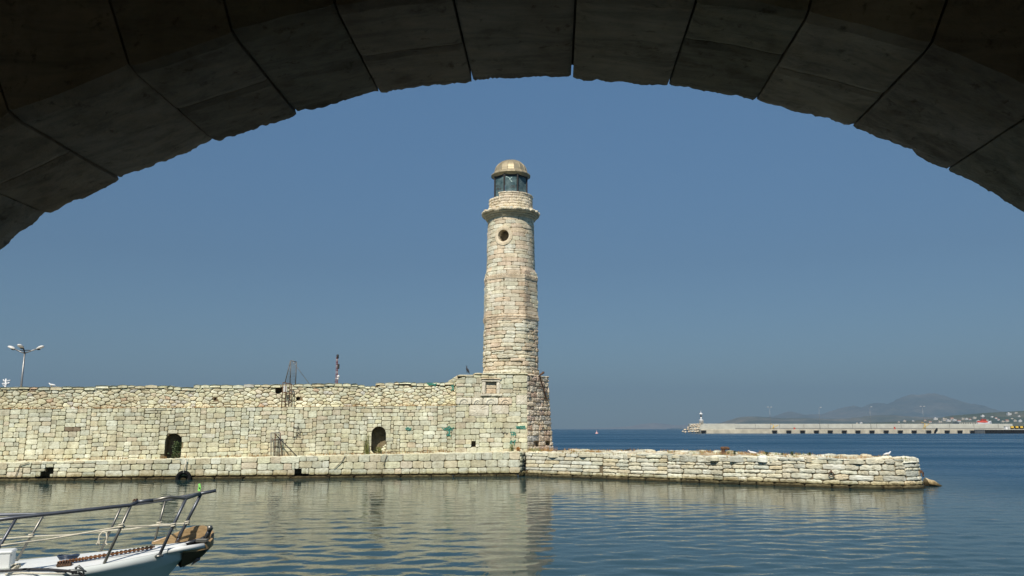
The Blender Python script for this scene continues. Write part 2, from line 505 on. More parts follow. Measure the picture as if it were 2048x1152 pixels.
# ---------------------------------------------------------------- harbour wall
def W2(x, y, off): return wall_uz(x, y, off)
harbour_wall = thing('harbour_wall', A0 + W*13, 'long pale limestone harbour wall with rubble parapet left of the lighthouse', 'wall')
r = random.Random(11)
# main ashlar face
n1a = W2(348, 867, OFF1); n1b = W2(348, 919, OFF1); n2a = W2(758, 853, OFF1); n2b = W2(758, 907, OFF1)
ppm = lambda x, off=OFF1: abs(W2(x+10, 860, off)[0] - W2(x-10, 860, off)[0]) / 20   # metres per photo pixel
nich1 = sd_arch(n1a[0], 33*ppm(348), n1b[1], n1a[1]); nich2 = sd_arch(n2a[0], 29*ppm(758), n2b[1], n2a[1])
mp = wmap(OFF1)
mb = MB(); sh = [nich1, nich2]; push = pusher(sh)
mh = lambda u: float(zm(u))
QQ = squared(r, UL, u_base, 0.0, 1.0, unit=.0262, uu=.056, hs=((2,.14),(3,.62),(4,.19),(5,.04),(1,.01)), ws=(5,11), align=.74, seed=3, warp=.011, jit=.0045)
for q in QQ:
    Q = []
    for (u, v) in q:
        zb = float(zl(u)) - .15; Q.append((u, zb + (mh(u) - zb) * v))
    Qa = np.array(Q)
    parts_ = [Qa]
    if r.random() < .0:
        t = r.uniform(.35,.65); ml = Qa[0]*(1-t)+Qa[3]*t; mr = Qa[1]*(1-t)+Qa[2]*t
        parts_ = [np.array([Qa[0],Qa[1],mr,ml]), np.array([ml,mr,Qa[2],Qa[3]])]
    for Qp in parts_:
        cx = Qp.mean(0)
        uu, zz = W2(146, 862, OFF1); col = None
        if abs(cx[0]-uu) < .42 and abs(cx[1]-zz) < .12: col = np.array([.22,.17,.11])
        add_stone(mb, Qp, mp, r, dep=r.uniform(-.010,.010), gap=r.uniform(.006,.015), rnd_=r.uniform(.03,.13), bev=.010, sdf=push, col=col, pillow=.004)
backing(mb, UL, u_base, .5, float(max(zm(UL), zm(u_base)))+.3, mp, sh, [.75,.65], col=(.19,.155,.085), vtop=lambda u: zm(u)-.03)
# walkway on top of the wall
def strip(mb, u0, u1, offa, offb, zf, col, step=.25, amp=.03, seed=1, dz=0.0):
    us = np.arange(u0, u1+step, step); os_ = np.linspace(offa, offb, max(2, int((offb-offa)/step)+1))
    V = []; 
    for o in os_:
        z = zf(us) + dz + amp*fbm(us*1.7, o*3.0+us*0, seed)
        V.append(A0[None]+W[None]*us[:,None]-NW[None]*o+np.array([0,0,1.])[None]*z[:,None])
    n = len(us); f = [(j*n+i, j*n+i+1, (j+1)*n+i+1, (j+1)*n+i) for j in range(len(os_)-1) for i in range(n-1)]
    V = np.concatenate(V); cc = np.array(col)[None]*(1+.2*fbm(V[:,0]*2, V[:,1]*2, seed+3))[:,None]
    mb.add(V, f, cc)
strip(mb, UL, u_base, OFF1-.02, OFF2+.02, zm, (.50,.42,.28), dz=-.02)
wall_face = mb.build('wall_face', M_STONE, harbour_wall)
# parapet of rubble
top_px = [(-200,775),(0,774),(100,773),(182,773.5),(190,770.5),(348,771),(356,774),(386,774),(392,770),(470,769.5),(560,768.5),(640,767),(718,767.5),(728,772),(746,772),(756,766.5),(790,764.5),(830,765),(905,765),(912,765)]
tu = np.array([W2(x, y, OFF2)[0] for x, y in top_px]); tz = np.array([W2(x, y, OFF2)[1] for x, y in top_px])
ztop = lambda u: np.interp(u, tu, tz)
mp2 = wmap(OFF2); mb = MB()
ho = W2(550.5, 787, OFF2); hp = W2(565, 773, OFF2)
s1 = sd_box(ho[0], hp[0], ho[1], hp[1]); c1 = W2(596, 797, OFF2); s2 = sd_disc(c1[0], c1[1], .11); c2 = W2(430, 798, OFF2); s3 = sd_disc(c2[0], c2[1], .07)
sh = [s1, s2, s3]; push = pusher(sh)
PALR = PAL + [((.46,.46,.42), .8), ((.50,.38,.26), .4)]
zmin = float(zm(0)) - .25
for P in voronoi(r, UL, u_base+.1, zmin, 5.45, .36, .20, .49):
    zt_ = ztop(P[:,0]) - .10
    if P[:,1].min() > zt_.max() - .06: continue
    P[:,1] = np.minimum(P[:,1], zt_)
    big = (P.max(0)-P.min(0)).max()
    add_stone(mb, P, mp2, r, dep=r.uniform(-.03,.035), gap=r.uniform(.004,.02), rnd_=.18, extra_round=1, bev=.022, pillow=.010, jit=.010, sdf=push, pal=PALR, n=16)
    if r.random() < .35:     # pinning stones
        c = P.min(0); w_ = r.uniform(.06,.1)
        add_stone(mb, [(c[0]-w_,c[1]-w_*.7),(c[0]+w_,c[1]-w_*.6),(c[0]+w_,c[1]+w_*.6),(c[0]-w_,c[1]+w_*.7)], mp2, r, dep=-.02, gap=.004, rnd_=.25, bev=.03, sdf=push, pal=PALR, n=10)
backing(mb, UL, u_base+.1, zmin, 5.5, mp2, sh, [.55,.3,.25], col=(.17,.125,.065), base=-.05, vtop=lambda u: ztop(u)-.08)
# cap stones along the top
u = UL
while u < u_base:
    L = r.uniform(.3,.75); a, b = u, min(u+L, u_base); z0 = float(ztop((a+b)/2)); h_ = r.uniform(.11,.19); z0 += r.uniform(-.02,.02)
    rings = []
    for k, (dd, sc) in enumerate(((.03,.9),(.06,1),(-.3,1),(-.62,1),(-.66,.9))):
        uu = np.array([a+.015, b-.015, b-.03, (a+b)/2, a+.03]); 
        zz = np.array([z0-h_, z0-h_, z0-.015, z0+.012, z0-.02])+nr.uniform(-.012,.012,5); zz = (z0-h_/2)+(zz-(z0-h_/2))*sc
        rings.append(mp2(uu+nr.uniform(-.01,.01,5), zz, np.full(5, dd+r.uniform(-.015,.015))))
    mb.loft(rings[::-1], pick(r, PALR)); u += L
# back of parapet
us = np.arange(UL, u_base+.2, .3); V0 = mp2(us, np.full(len(us), 3.5), np.full(len(us), -.6)); V1 = mp2(us, ztop(us)-.1, np.full(len(us), -.6)); V2 = mp2(us, ztop(us)-.1, np.full(len(us), -.06))
mb.loft([V0, V1, V2], (.42,.36,.25), caps=False, closed=False)
parapet = mb.build('parapet', M_DRY, harbour_wall)

# ---------------------------------------------------------------- quay ledge in front of the wall
ledge = thing('quay_ledge', A0 + W*13 + NW*0, 'low stone quay ledge along the foot of the harbour wall, dark at the waterline', 'quay')
mb = MB(); mp0 = wmap(0.0)
def px_box(xa, xb, ya, yb, off): 
    p = W2(xa, yb, off); q = W2(xb, ya, off); return sd_box(p[0], q[0], p[1], q[1])
def pbx(xa, xb, ya, yb, off):
    p = W2(xa, yb, off); q = W2(xb, ya, off); return (p[0], q[0], p[1], q[1])
nbx = [pbx(90,107,935,948,0), pbx(80,100,944,957,0), pbx(70,88,953,966,0), pbx(589,603,938,952,0), pbx(600,617,948,962,0)]
notch = [sd_box(*b_) for b_ in nbx]
push = pusher(notch)
hl = lambda u: float(zl(u))
for Q in cutboxes([[(u, .20 + (hl(u)-.20)*v) for u, v in q] for q in squared(r, UL, LW, 0.0, 1.0, unit=.088, uu=.08, hs=((2,.1),(3,.3),(4,.55)), ws=(5,11), align=.8, seed=8, warp=.02, jit=.010)], nbx):
    add_stone(mb, Q, mp0, r, dep=r.uniform(-.015,.02), gap=r.uniform(.007,.016), rnd_=r.uniform(.04,.12), bev=.012, pillow=.005, sdf=push)
backing(mb, UL, LW, .1, 1.6, mp0, notch, [.55,.55,.5,.45,.6], col=(.16,.13,.07), vtop=lambda u: zl(u)-.04)
mpf = wmap(-.10)                                         # foot course standing proud at the waterline
for q in courses(r, UL, LW-.05, -.35, .13, (.6,.7), (.7,1.9), wob=0, seed=4, split=0, skew=0):
    add_stone(mb, np.array(q), mpf, r, dep=r.uniform(-.03,.03), gap=.008, rnd_=.06, bev=.02, back=-.5, gain=.8)
# top of the ledge, paved with slabs
def toppav(u, v, d):
    return A0[None] + W[None]*np.asarray(u)[:,None] - NW[None]*np.asarray(v)[:,None] + np.array([0,0,1.])[None]*(zl(u)+d-.03)[:,None]
pushn = pusher([sd_box(W2(72,950,0)[0]-.05, W2(107,950,0)[0], -.2, .5)])
for q in courses(r, UL, LW, .0, OFF1+.02, (.3,.5), (.4,.9), wob=.03, seed=14, split=0):
    add_stone(mb, np.array(q), toppav, r, dep=r.uniform(.0,.035), gap=.015, rnd_=.12, bev=.02, pal=PAL, gain=.95)
strip(mb, UL, LW, .0, OFF1+.05, zl, (.36,.28,.17), dz=-.075)
# splayed right-hand end
CE = A0 + W*LW
E2 = atPlane(1053, 950, CE - NW*.9, NW); E2[2] = 0
def emap(u, v, d):
    t = (E2 - CE); L_ = np.linalg.norm(t[:2]); t = t / L_; n_ = np.array([t[1], -t[0], 0])
    return CE[None] + t[None]*np.asarray(u)[:,None] + n_[None]*np.asarray(d)[:,None] + np.array([0,0,1.])[None]*np.asarray(v)[:,None]
LE = np.linalg.norm((E2-CE)[:2])
for q in courses(r, 0, LE, -.3, float(zl(LW)), (.28,.4), (.4,.7), wob=.01, seed=5): add_stone(mb, np.array(q), emap, r, dep=r.uniform(-.03,.02), gap=.018, bev=.03)
backing(mb, 0, LE, -.4, float(zl(LW))-.05, emap, [], [])
ledge_face = mb.build('stone_face', M_STONE, ledge)

# ---------------------------------------------------------------- terrace behind the wall (stands under lamp and masts)
mb = MB()
strip(mb, UL-6, u_base+1.0, OFF2+.62, OFF2+14, lambda u: np.full(np.shape(u), 3.9), (.40,.37,.30), step=1.0, amp=.02)
a = mp2(np.array([UL-6, u_base+1.0]), np.array([3.9,3.9]), np.array([-14.0,-14.0])); b = a.copy(); b[:,2] = -.6
mb.loft([a, b], (.4,.37,.3), caps=False, closed=False)
tag(mb.build('terrace', M_DRY), kind='structure')

# ================================================================== lighthouse
TD = 52.7                                             # depth of the tower axis
tx = atY(1021.5, 600, TD)[0]; TC = np.array([tx, TD, 0.0])
def tz_(y, rad): return atY(1021, y, TD - rad)[2]
def trad(w_px, y): 
    """half width in metres of something w_px wide at the axis depth"""
    d = ray(1021, y); return w_px / 2 / F * (TD / d[1])
Zbase = wall_uz(1000, 750, OFF1)[1]
LH = thing('lighthouse', np.array([tx, TD, 0.9]), 'weathered stone lighthouse with ribbed metal dome and glazed lantern on a square base', 'lighthouse')
r = random.Random(23)
mb = MB()
bl = lambda u: np.asarray(zl(u)) - .12
# openings and special blocks on the front of the base
def BP(x, y): return np.array(wall_uz(x, y, OFF1))
def bbox(xa, xb, ya, yb):
    p = BP(xa, yb); q = BP(xb, ya); return (p[0], q[0], p[1], q[1])
win = bbox(964, 1000, 757, 793); winhole = bbox(971.5, 993, 764, 787)
hole = bbox(943, 951.5, 882.5, 893.5)
med = [bbox(912.5, 943.5, 795, 809), bbox(943.8, 966, 795, 809), bbox(966.3, 996.5, 795.5, 809), bbox(997, 1024, 795, 809)]
bigs = [bbox(1032, 1054.5, 790, 809), bbox(938, 978, 810, 832), bbox(984, 1018, 810.5, 828)]
slots = [sd_box(*win)] + [sd_box(*m) for m in med] + [sd_box(*b) for b in bigs] + [sd_box(*hole)]
push = pusher(slots)
btop = [(905,759),(921,757),(922,753.5),(932,753),(934,749.5),(1056,749)]
bu = np.array([BP(*p)[0] for p in btop]); bz = np.array([BP(*p)[1] for p in btop]); zbt = lambda u: np.interp(u, bu, bz)
ub0 = BP(912, 760)[0]
for Q in cutboxes([[(u, float(bl(u)) + (Zbase - float(bl(u)))*v) for u, v in q] for q in squared(r, u_base, u_cor, .0, 1.0, unit=.0195, uu=.07, hs=((2,.14),(3,.55),(4,.26)), ws=(6,14), align=.78, seed=31, warp=.006, jit=.003)], [win, hole]+med+bigs):
    m = Q.mean(0)
    if Q[:,1].min() > zbt(m[0]) - .07: continue
    Q[:,1] = np.minimum(Q[:,1], zbt(Q[:,0]) - .015)
    up = (m[1] - 1.4) / (Zbase - 1.4)
    add_stone(mb, Q, mp, r, dep=r.uniform(-.018,.02) + (.03*r.random() if up > .85 else 0), gap=r.uniform(.006,.014), rnd_=r.uniform(.03,.12), bev=.010, pillow=.005, sdf=push)
for b in bigs: add_stone(mb, [(b[0],b[2]),(b[1],b[2]),(b[1],b[3]),(b[0],b[3])], mp, r, dep=.012, gap=.012, rnd_=.04, bev=.015, n=24, col=np.array([.60,.57,.46]))
backing(mb, u_base, u_cor, .7, Zbase, mp, [sd_box(*winhole), sd_box(*hole)], [.30,.4], col=(.20,.165,.095), vtop=lambda u: zbt(u)-.05)
# cap course, ragged
u = u_base + .05
while u < u_cor:
    L = r.uniform(.5,1.2); b = min(u+L, u_cor+.05); z0 = float(zbt((u+b)/2))
    q = [(u,z0-.02),(b,z0-.02),(b,z0+.12),(u,z0+.12)]
    add_stone(mb, q, mp, r, dep=r.uniform(.02,.08), gap=.012, rnd_=.2, bev=.04, back=-.8); u = b
# battered right-hand face
CC = A0 + W*u_cor - NW*OFF1
fd = np.array([.52,.854,0]); fn = np.array([.854,-.52,0])
Lb, Lt = 3.35, 2.75; zb_ = 1.25
def rmap(u, v, d):
    u = np.asarray(u); v = np.asarray(v); t = (v - zb_) / (Zbase - zb_)
    L_ = Lb + (Lt - Lb)*np.clip(t,0,1)
    return CC[None] + fd[None]*(u*L_/Lb)[:,None] + fn[None]*(np.asarray(d)-.03*t)[:,None] + np.array([0,0,1.])[None]*v[:,None]
PALD = [((.50,.43,.33), 4), ((.46,.42,.35), 4), ((.42,.33,.26), 3), ((.54,.50,.40), 3), ((.40,.40,.38), 2), ((.46,.32,.23), 1)]
def rpx(x, y):
    p = atPlane(x, y, CC, fn); v = p[2]; t = (v-zb_)/(Zbase-zb_); return np.array([np.dot(p-CC, fd)*Lb/(Lb+(Lt-Lb)*t), v])
sl = rpx(1073, 901); sh_ = rpx(1078, 873); h1 = rpx(1094, 890); h2 = rpx(1101, 882)
rs = [sd_box(sl[0], sh_[0], sl[1], sh_[1]), sd_box(h1[0], h2[0], h1[1], h2[1])]
push2 = pusher(rs)
for q in courses(r, 0, Lb, 1.0, Zbase, (.24,.42), (.30,.95), wob=.05, wl=1.2, seed=37, split=.12, skew=.05):
    add_stone(mb, np.array(q), rmap, r, dep=r.uniform(-.02,.04), gap=r.uniform(.006,.016), rnd_=r.uniform(.05,.16), bev=.02, pillow=.022, jit=.014, sdf=push2, pal=PALD, n=20, gain=1.12)
backing(mb, 0, Lb, .9, Zbase, rmap, rs, [.6,.5], col=(.24,.19,.12), base=-.06)
# quoins at the corner
v = 1.3
while v < Zbase-.1:
    hh = r.uniform(.24,.36); lw = r.uniform(.12,.3); ax = None
    c_ = CC + np.array([0,0,v+hh/2]) - NW*.22 - W*.12
    v += hh
# back and left sides, top
bk = [A0+W*u_base-NW*OFF1, A0+W*u_base-NW*(OFF1+5.5), CC+fd*(Lt-.25)-W*.5-NW*2.6, CC+fd*(Lt-.12)-fn*.12]
for i in range(3):
    a, b = bk[i], bk[i+1]; t = (b-a); L_ = np.linalg.norm(t); t = t/L_; n_ = np.array([-t[1],t[0],0]) ; n_ = n_ if np.dot(n_, (a+b)/2-TC) > 0 else -n_
    def smap(u, v, d, a=a, t=t, n_=n_): return a[None]+t[None]*np.asarray(u)[:,None]+n_[None]*np.asarray(d)[:,None]+np.array([0,0,1.])[None]*np.asarray(v)[:,None]
    z1 = .5 if i else 3.6
    for q in courses(r, 0, L_, z1, Zbase-.05, (.26,.4), (.5,1.0), wob=.02, seed=50+i): add_stone(mb, np.array(q), smap, r, dep=r.uniform(-.02,.02), gap=.02, bev=.03)
    backing(mb, 0, L_, z1-.2, Zbase-.06, smap, [], [], step=.5)
tp = [bk[0]+W*.1, CC-W*.1-NW*.05, CC+fd*(Lt-.05)-fn*.08, bk[2]-W*.5, bk[1]+W*.05]
mb.add([np.array([p[0],p[1],Zbase-.03]) for p in tp], [(0,1,2,3,4)], (.48,.42,.30))
# rough stones lying on the top edge of the right face
v = 0.0
while v < Lt:
    L = r.uniform(.3,.6); q = [(v*Lb/Lt,Zbase-.03),((v+L)*Lb/Lt,Zbase-.03),((v+L)*Lb/Lt,Zbase+r.uniform(.05,.14)),(v*Lb/Lt,Zbase+.08)]
    add_stone(mb, q, rmap, r, dep=r.uniform(.0,.08), gap=.015, rnd_=.22, bev=.05, back=-.6, pal=PALD); v += L
base = mb.build('square_base', M_STONE, LH)
# blocked window: frame, lintel, infill
mb = MB()
def wblock(b, dep, back=-.3, col=None, **k): add_stone(mb, [(b[0],b[2]),(b[1],b[2]),(b[1],b[3]),(b[0],b[3])], mp, r, dep=dep, gap=.008, rnd_=.05, bev=.015, back=back, n=20, col=col, **k)
w, hh = win, winhole
cS = np.array([.60,.57,.47])
wblock((w[0],hh[0],hh[2],hh[3]), .03, col=cS); wblock((hh[1],w[1],hh[2],hh[3]), .03, col=cS)
wblock((w[0]-.03,w[1]+.03,hh[3],w[3]-.07), .045, col=cS); wblock((w[0]-.08,w[1]+.1,w[3]-.07,w[3]+.02), .10, col=np.array([.62,.52,.36]))
wblock((w[0]-.1,(w[0]+w[1])/2,w[2]+.02,hh[2]), .09, col=cS); wblock(((w[0]+w[1])/2,w[1]+.12,w[2]+.01,hh[2]), .07, col=np.array([.62,.60,.48]))
zc = [hh[2], hh[2]+(hh[3]-hh[2])*.42, hh[2]+(hh[3]-hh[2])*.80, hh[3]]
wblock((hh[0],hh[1],zc[0],zc[1]), -.12, col=np.array([.55,.44,.30])); wblock((hh[0],hh[1],zc[1],zc[2]), -.12, col=np.array([.58,.50,.36])); wblock((hh[0],hh[1],zc[2],zc[3]), -.14, col=np.array([.45,.43,.34]))
o = mb.build('blocked_window', M_DRY, base)
# carved half-round medallions
for i, m in enumerate(med):
    mb = MB()
    cS = [np.array([.63,.61,.50]), np.array([.63,.61,.50]), np.array([.64,.62,.51]), np.array([.58,.50,.37])][i]
    wblock((m[0],m[1],m[2],m[3]), .015, back=-.09, col=cS)
    uc = (m[0]+m[1])/2; rr = min((m[1]-m[0])*.36, (m[3]-m[2])*.78); v0 = m[2]+.05
    th = np.linspace(0, math.pi, 15); ring = []
    for (q, d) in ((1.0,.02),(1.0,.062),(.80,.062),(.78,.024)):
        ring.append(mp(uc+rr*q*np.cos(th), v0+rr*q*np.sin(th), np.full(15, d)))
    mb.loft(ring, cS*1.02, caps=False, closed=False)
    O = np.stack([uc+rr*.45*np.cos(th), v0+rr*.45*np.sin(th)], 1)
    mb.loft([mp(O[:,0],O[:,1],np.full(15,.02)), mp(uc+(O[:,0]-uc)*.8, v0+(O[:,1]-v0)*.8, np.full(15,.05))], cS, caps=False, closed=False)
    mb.build('carved_medallion', M_DRY, base)

# ---- shaft
zB, z1, z2, zTop = Zbase - .05, tz_(636, 1.7), tz_(537, 1.65), tz_(441, .1)
rB, r1, r2a, r2b, rT = trad(109, 740), trad(107, 640), trad(104.5, 600), trad(97, 535), trad(92, 442)
OCT0 = math.radians(-90 - 22.5 + 8)
def octf(th):
    a = (th - OCT0) % (math.pi/4) - math.pi/8
    return math.cos(math.pi/8) / np.cos(a) 
def tmap(u, v, d):
    """u = angle*1.7, v = height; outline changes from worn octagon to round going up"""
    th = np.asarray(u)/1.7; v = np.asarray(v)
    rr = np.interp(v, [zB, z1-.02, z1+.0, z2-.12, z2+.12, zTop], [rB, r1, r1+.02, r2a, r2b, rT])
    oc = 1.045*octf(th)
    k = np.interp(v, [zB, z1-.3, z1, z2-.1, z2+.12], [.35,.55,1,1,0])
    rr = rr*(1 + (oc-1)*k)
    rr = rr + np.asarray(d)
    return np.stack([TC[0]+rr*np.sin(th)*1.0, TC[1]-rr*np.cos(th), v], 1)
# window
def tpx(x, y):
    d = ray(x, y); o = CAM
    rr = 1.6; a = d[0]**2+d[1]**2; bq = 2*(d[0]*(o[0]-TC[0])+d[1]*(o[1]-TC[1])); c_ = (o[0]-TC[0])**2+(o[1]-TC[1])**2-rr*rr
    t = (-bq-math.sqrt(max(0,bq*bq-4*a*c_)))/(2*a); p = o+d*t
    return math.atan2(p[0]-TC[0], -(p[1]-TC[1]))*1.7, p[2]
wc = tpx(1006.5, 471); wr = 12.0/F*TD*1.0
shp = [sd_disc(wc[0], wc[1], wr*1.04)]
hole2 = tpx(1057.5, 498); hole3 = tpx(1073.2, 592)
shp2 = shp + [sd_disc(hole2[0], hole2[1], .1), sd_disc(hole3[0], hole3[1], .12)]
push = pusher(shp2)
UC = math.pi*1.7
PALT = [((0.579, 0.548, 0.408), 5), ((0.55, 0.538, 0.428), 3), ((0.618, 0.619, 0.51), 2.5), ((0.56, 0.467, 0.337), 3), ((0.54, 0.467, 0.342), 1.3), ((0.589, 0.599, 0.49), 1.0), ((0.482, 0.457, 0.337), 1)]
mb = MB()
def ring_courses(v0, v1, ch, sw, wob, depth, seed, bev=.009, gapr=(.004,.010), jit=.005, split=.03, pillow=.004, pal=PALT, rr=(.06,.14)):
    for q in courses(r, -UC, UC, v0, v1, ch, sw, wob=wob, wl=1.6, seed=seed, split=split, skew=.012):
        Q = np.array(q); cu, cv = Q.mean(0); k_ = float(np.clip(.9*fbm(cu*.9, cv*.55, 66) + .30*math.sin(cu/1.7)*np.clip((z2-cv)/4.0, -.2, 1) + r.uniform(-.12,.12), 0, .75))
        cl = pick(r, pal)*(1-k_) + np.array([.50,.375,.26])*k_        # ochre weathering in patches, more on the lower right
        add_stone(mb, Q, tmap, r, col=cl, dep=r.uniform(*depth), gap=r.uniform(*gapr), rnd_=r.uniform(*rr), bev=bev, jit=jit, sdf=push, pal=pal, pillow=pillow, n=18)
zA = zB + (z1-zB)*.45
ring_courses(zB, zA, (.22,.34), (.40,1.1), .05, (-.015,.09), 61, bev=.025, gapr=(.006,.016), jit=.020, pillow=.018, rr=(.06,.2))
ring_courses(zA, z1-.12, (.22,.31), (.40,.95), .03, (-.012,.05), 62, bev=.016, gapr=(.006,.013), jit=.012, pillow=.012, rr=(.05,.16))
ring_courses(z1+.28, z2-.62, (.25,.31), (.50,1.1), .008, (-.012,.012), 63)
ring_courses(z2-.34, zTop-.02, (.24,.32), (.50,1.15), .012, (-.014,.014), 64)
def band(v0, v1, dep, n=64, col=(.58,.50,.36), jit=.006, prof=None):
    us = np.linspace(-UC, UC, n+1)[:-1]; prof = prof or [(v0,-.1),(v0,dep),(v1,dep),(v1,-.1)]
    rings = [tmap(us, np.full(n, vv)+nr.uniform(-jit,jit,n), np.full(n, dd)+nr.uniform(-jit,jit,n)) for vv, dd in prof]
    mb.loft(rings, np.array(col), caps=False, closed=True)
for (a, b, d, c) in ((-.12,-.03,.03,(.58,.48,.34)), (-.03,.06,.06,(.60,.50,.36)), (.07,.13,.015,(.50,.40,.28)), (.13,.20,.05,(.60,.52,.38)), (.20,.27,.02,(.57,.47,.33))):
    band(z1+a, z1+b, d, n=96, col=c, jit=.010)
for (a, b, d, c) in ((-.62,-.56,.025,(.60,.52,.38)), (-.55,-.50,.035,(.57,.47,.33))): band(z2+a, z2+b, d, n=96, col=c)
# carved frieze: chevrons under a run of arches
zf0, zf1 = z2-.49, z2-.36
band(zf0, z2-.34, .0, n=96, col=(.58,.49,.36), jit=.004)
nz = 64
for k in range(nz):
    ua = -UC + 2*UC*k/nz; ub = ua + UC/nz; uc2 = ub + UC/nz
    for (p, q, hi, lo) in ((ua, ub, zf0+.03, zf1+.02), (ub, uc2, zf1+.02, zf0+.03)):
        w_ = .028
        P4 = np.array([(p, hi-w_), (q, lo-w_), (q, lo+w_), (p, hi+w_)])
        X = np.concatenate([tmap(P4[:,0], P4[:,1], np.full(4,.002)), tmap(P4[:,0], P4[:,1], np.full(4,.035))])
        mb.add(X, [(4,5,6,7),(0,1,5,4),(2,3,7,6),(1,2,6,5),(3,0,4,7)], (.62,.55,.42))
backing(mb, -UC, UC, zB-.2, zTop+.2, tmap, [sd_disc(wc[0],wc[1],wr), sd_disc(hole2[0],hole2[1],.09), sd_disc(hole3[0],hole3[1],.11)], [.5,.3,.3], step=.14, col=(.22,.175,.10), base=-.032)
shaft = mb.build('tower_shaft', M_DRY, LH)
# round window surround
mb = MB(); th = np.linspace(0, 2*math.pi, 29)[:-1]; rings = []
for q, d in ((1.66,-.06),(1.64,.040),(1.25,.052),(1.02,.035),(1.0,-.45)):
    rings.append(tmap(wc[0]+wr*q*np.cos(th), wc[1]+wr*q*np.sin(th), np.full(28, d)))
mb.loft(rings, (.60,.52,.37), caps=False, closed=True)
mb.build('round_window', M_DRY, shaft)
# ---- cornice
mb = MB()
zc0 = zTop - .05; rc = trad(118, 425); zc1 = tz_(431.5, .0); zc2 = zc1 + .18
hC = zc1-zc0; prof = [(rT+.01, zc0-.04), (rT+.02, zc0+.02), (rT+.09, zc0+.03), (rT+.10, zc0+hC*.16), (rT+.03, zc0+hC*.19), (rT+.04, zc0+hC*.27), (rT+.16, zc0+hC*.30), (rT+.19, zc0+hC*.45), (rT+.10, zc0+hC*.48), (rT+.11, zc0+hC*.55), (rT+.26, zc0+hC*.59), (rT+.31, zc0+hC*.74), (rT+.24, zc0+hC*.77), (rT+.25, zc0+hC*.84), (rc-.04, zc0+hC*.90), (rc, zc1+.03), (rc-.03, zc1+.11), (rc-.16, zc1+.14), (rT-.25, zc1+.2)]
jr = nr.uniform(-1, 1, (len(prof), 160)); blk = [r.uniform(-1,1) for _ in range(160)]
for k in range(0,160): blk[k] = blk[k - k % 5] if k % 5 else blk[k]
def cj(i, k, rr, z):
    big = 0
    if i >= 14: big = .07*blk[k] + .025*jr[i][k]
    if i in (6,7,8,10,11): big = .012*blk[(k+40) % 160]
    return rr + .008*jr[i][k] - abs(big)*.7, z + .006*jr[i][k] + (big*.9 if 14 <= i < 18 else 0)
mb.lathe(TC, prof, 160, (.56,.50,.36), smooth=False, jit=cj, cap=False)
# loose blocks of the top course
for k in range(22):
    th0 = 2*math.pi*k/22 + r.uniform(-.05,.05); w_ = r.uniform(.16,.24)
    def bm(u, v, d, th0=th0):
        t = th0 + np.asarray(u)/rc; q = rc - .22 + np.asarray(v); return np.stack([TC[0]+q*np.sin(t), TC[1]-q*np.cos(t), zc1+.10+np.asarray(d)], 1)
    add_stone(mb, [(-w_,-.22),(w_,-.22),(w_,.20),(-w_,.20)], bm, r, dep=r.uniform(.03,.09), gap=.01, rnd_=.15, bev=.03, jit=.02, pal=PALT)
mb.build('cornice', M_DRY, LH)
# ---- parapet drum
mb = MB()
rD = trad(87, 400); zd0 = zc1 + .12; zd1 = tz_(382.0, rD); zd2 = tz_(389.5, rD)
def dmap(u, v, d):
    th = np.asarray(u)/rD; q = rD + np.asarray(d); return np.stack([TC[0]+q*np.sin(th), TC[1]-q*np.cos(th), np.asarray(v)], 1)
aL = -math.asin(min(1, (1021.5-998)/43.5))*rD; UD = math.pi*rD; uB = -2.15*rD
PALW = [((.62,.55,.41), 5), ((.60,.52,.38), 3), ((.65,.59,.46), 2)]
for q in courses(r, aL, UD, zd0, zd1-.09, (.19,.23), (.4,.62), wob=.004, seed=71, split=0, skew=.004): add_stone(mb, np.array(q), dmap, r, dep=r.uniform(-.006,.006), gap=.008, rnd_=.05, bev=.012, pal=PALW, back=-.2)
for q in courses(r, aL-.03, UD, zd1-.10, zd1, (.1,.12), (.6,.9), wob=.0, seed=72, split=0, skew=.004): add_stone(mb, np.array(q), dmap, r, dep=.03, gap=.006, rnd_=.06, bev=.012, pal=PALW, back=-.24)
for q in courses(r, -UD, aL, zd0, zd2, (.19,.23), (.3,.5), wob=.01, seed=73, split=0, skew=.01): add_stone(mb, np.array(q), dmap, r, dep=r.uniform(-.05,-.01), gap=.012, rnd_=.08, bev=.02, pal=PALW, back=-.26)
backing(mb, aL, UD, zd0-.05, zd1-.02, dmap, [], [], base=-.03, col=(.40,.33,.22)); backing(mb, -UD, aL, zd0-.05, zd2-.03, dmap, [], [], base=-.07, col=(.40,.33,.22))
us = np.linspace(aL, UD, 40); mb.loft([dmap(us, np.full(40, zd1-.03), np.full(40,-.02)), dmap(us, np.full(40, zd1-.03), np.full(40,-.25)), dmap(us, np.full(40, zd0-.05), np.full(40,-.25))], (.5,.43,.3), caps=False, closed=False)
us = np.linspace(-UD, aL, 30); mb.loft([dmap(us, np.full(30, zd2-.03), np.full(30,-.05)), dmap(us, np.full(30, zd2-.03), np.full(30,-.25)), dmap(us, np.full(30, zd0-.05), np.full(30,-.25))], (.5,.43,.3), caps=False, closed=False)
mb.lathe(TC, [(rD-.1, zd0), (rD-.1, zd0+.08), (.02, zd0+.1)], 32, (.45,.4,.3))
# short pier of the broken left end
for k in range(4):
    hz = (zd2-zd0)/4; add_stone(mb, [(-rD*1.42, zd0+k*hz), (-rD*1.12, zd0+k*hz), (-rD*1.12, zd0+(k+1)*hz), (-rD*1.42, zd0+(k+1)*hz)], dmap, r, dep=.03, gap=.01, bev=.02, pal=PALW, back=-.25)
mb.build('parapet_drum', M_DRY, LH)
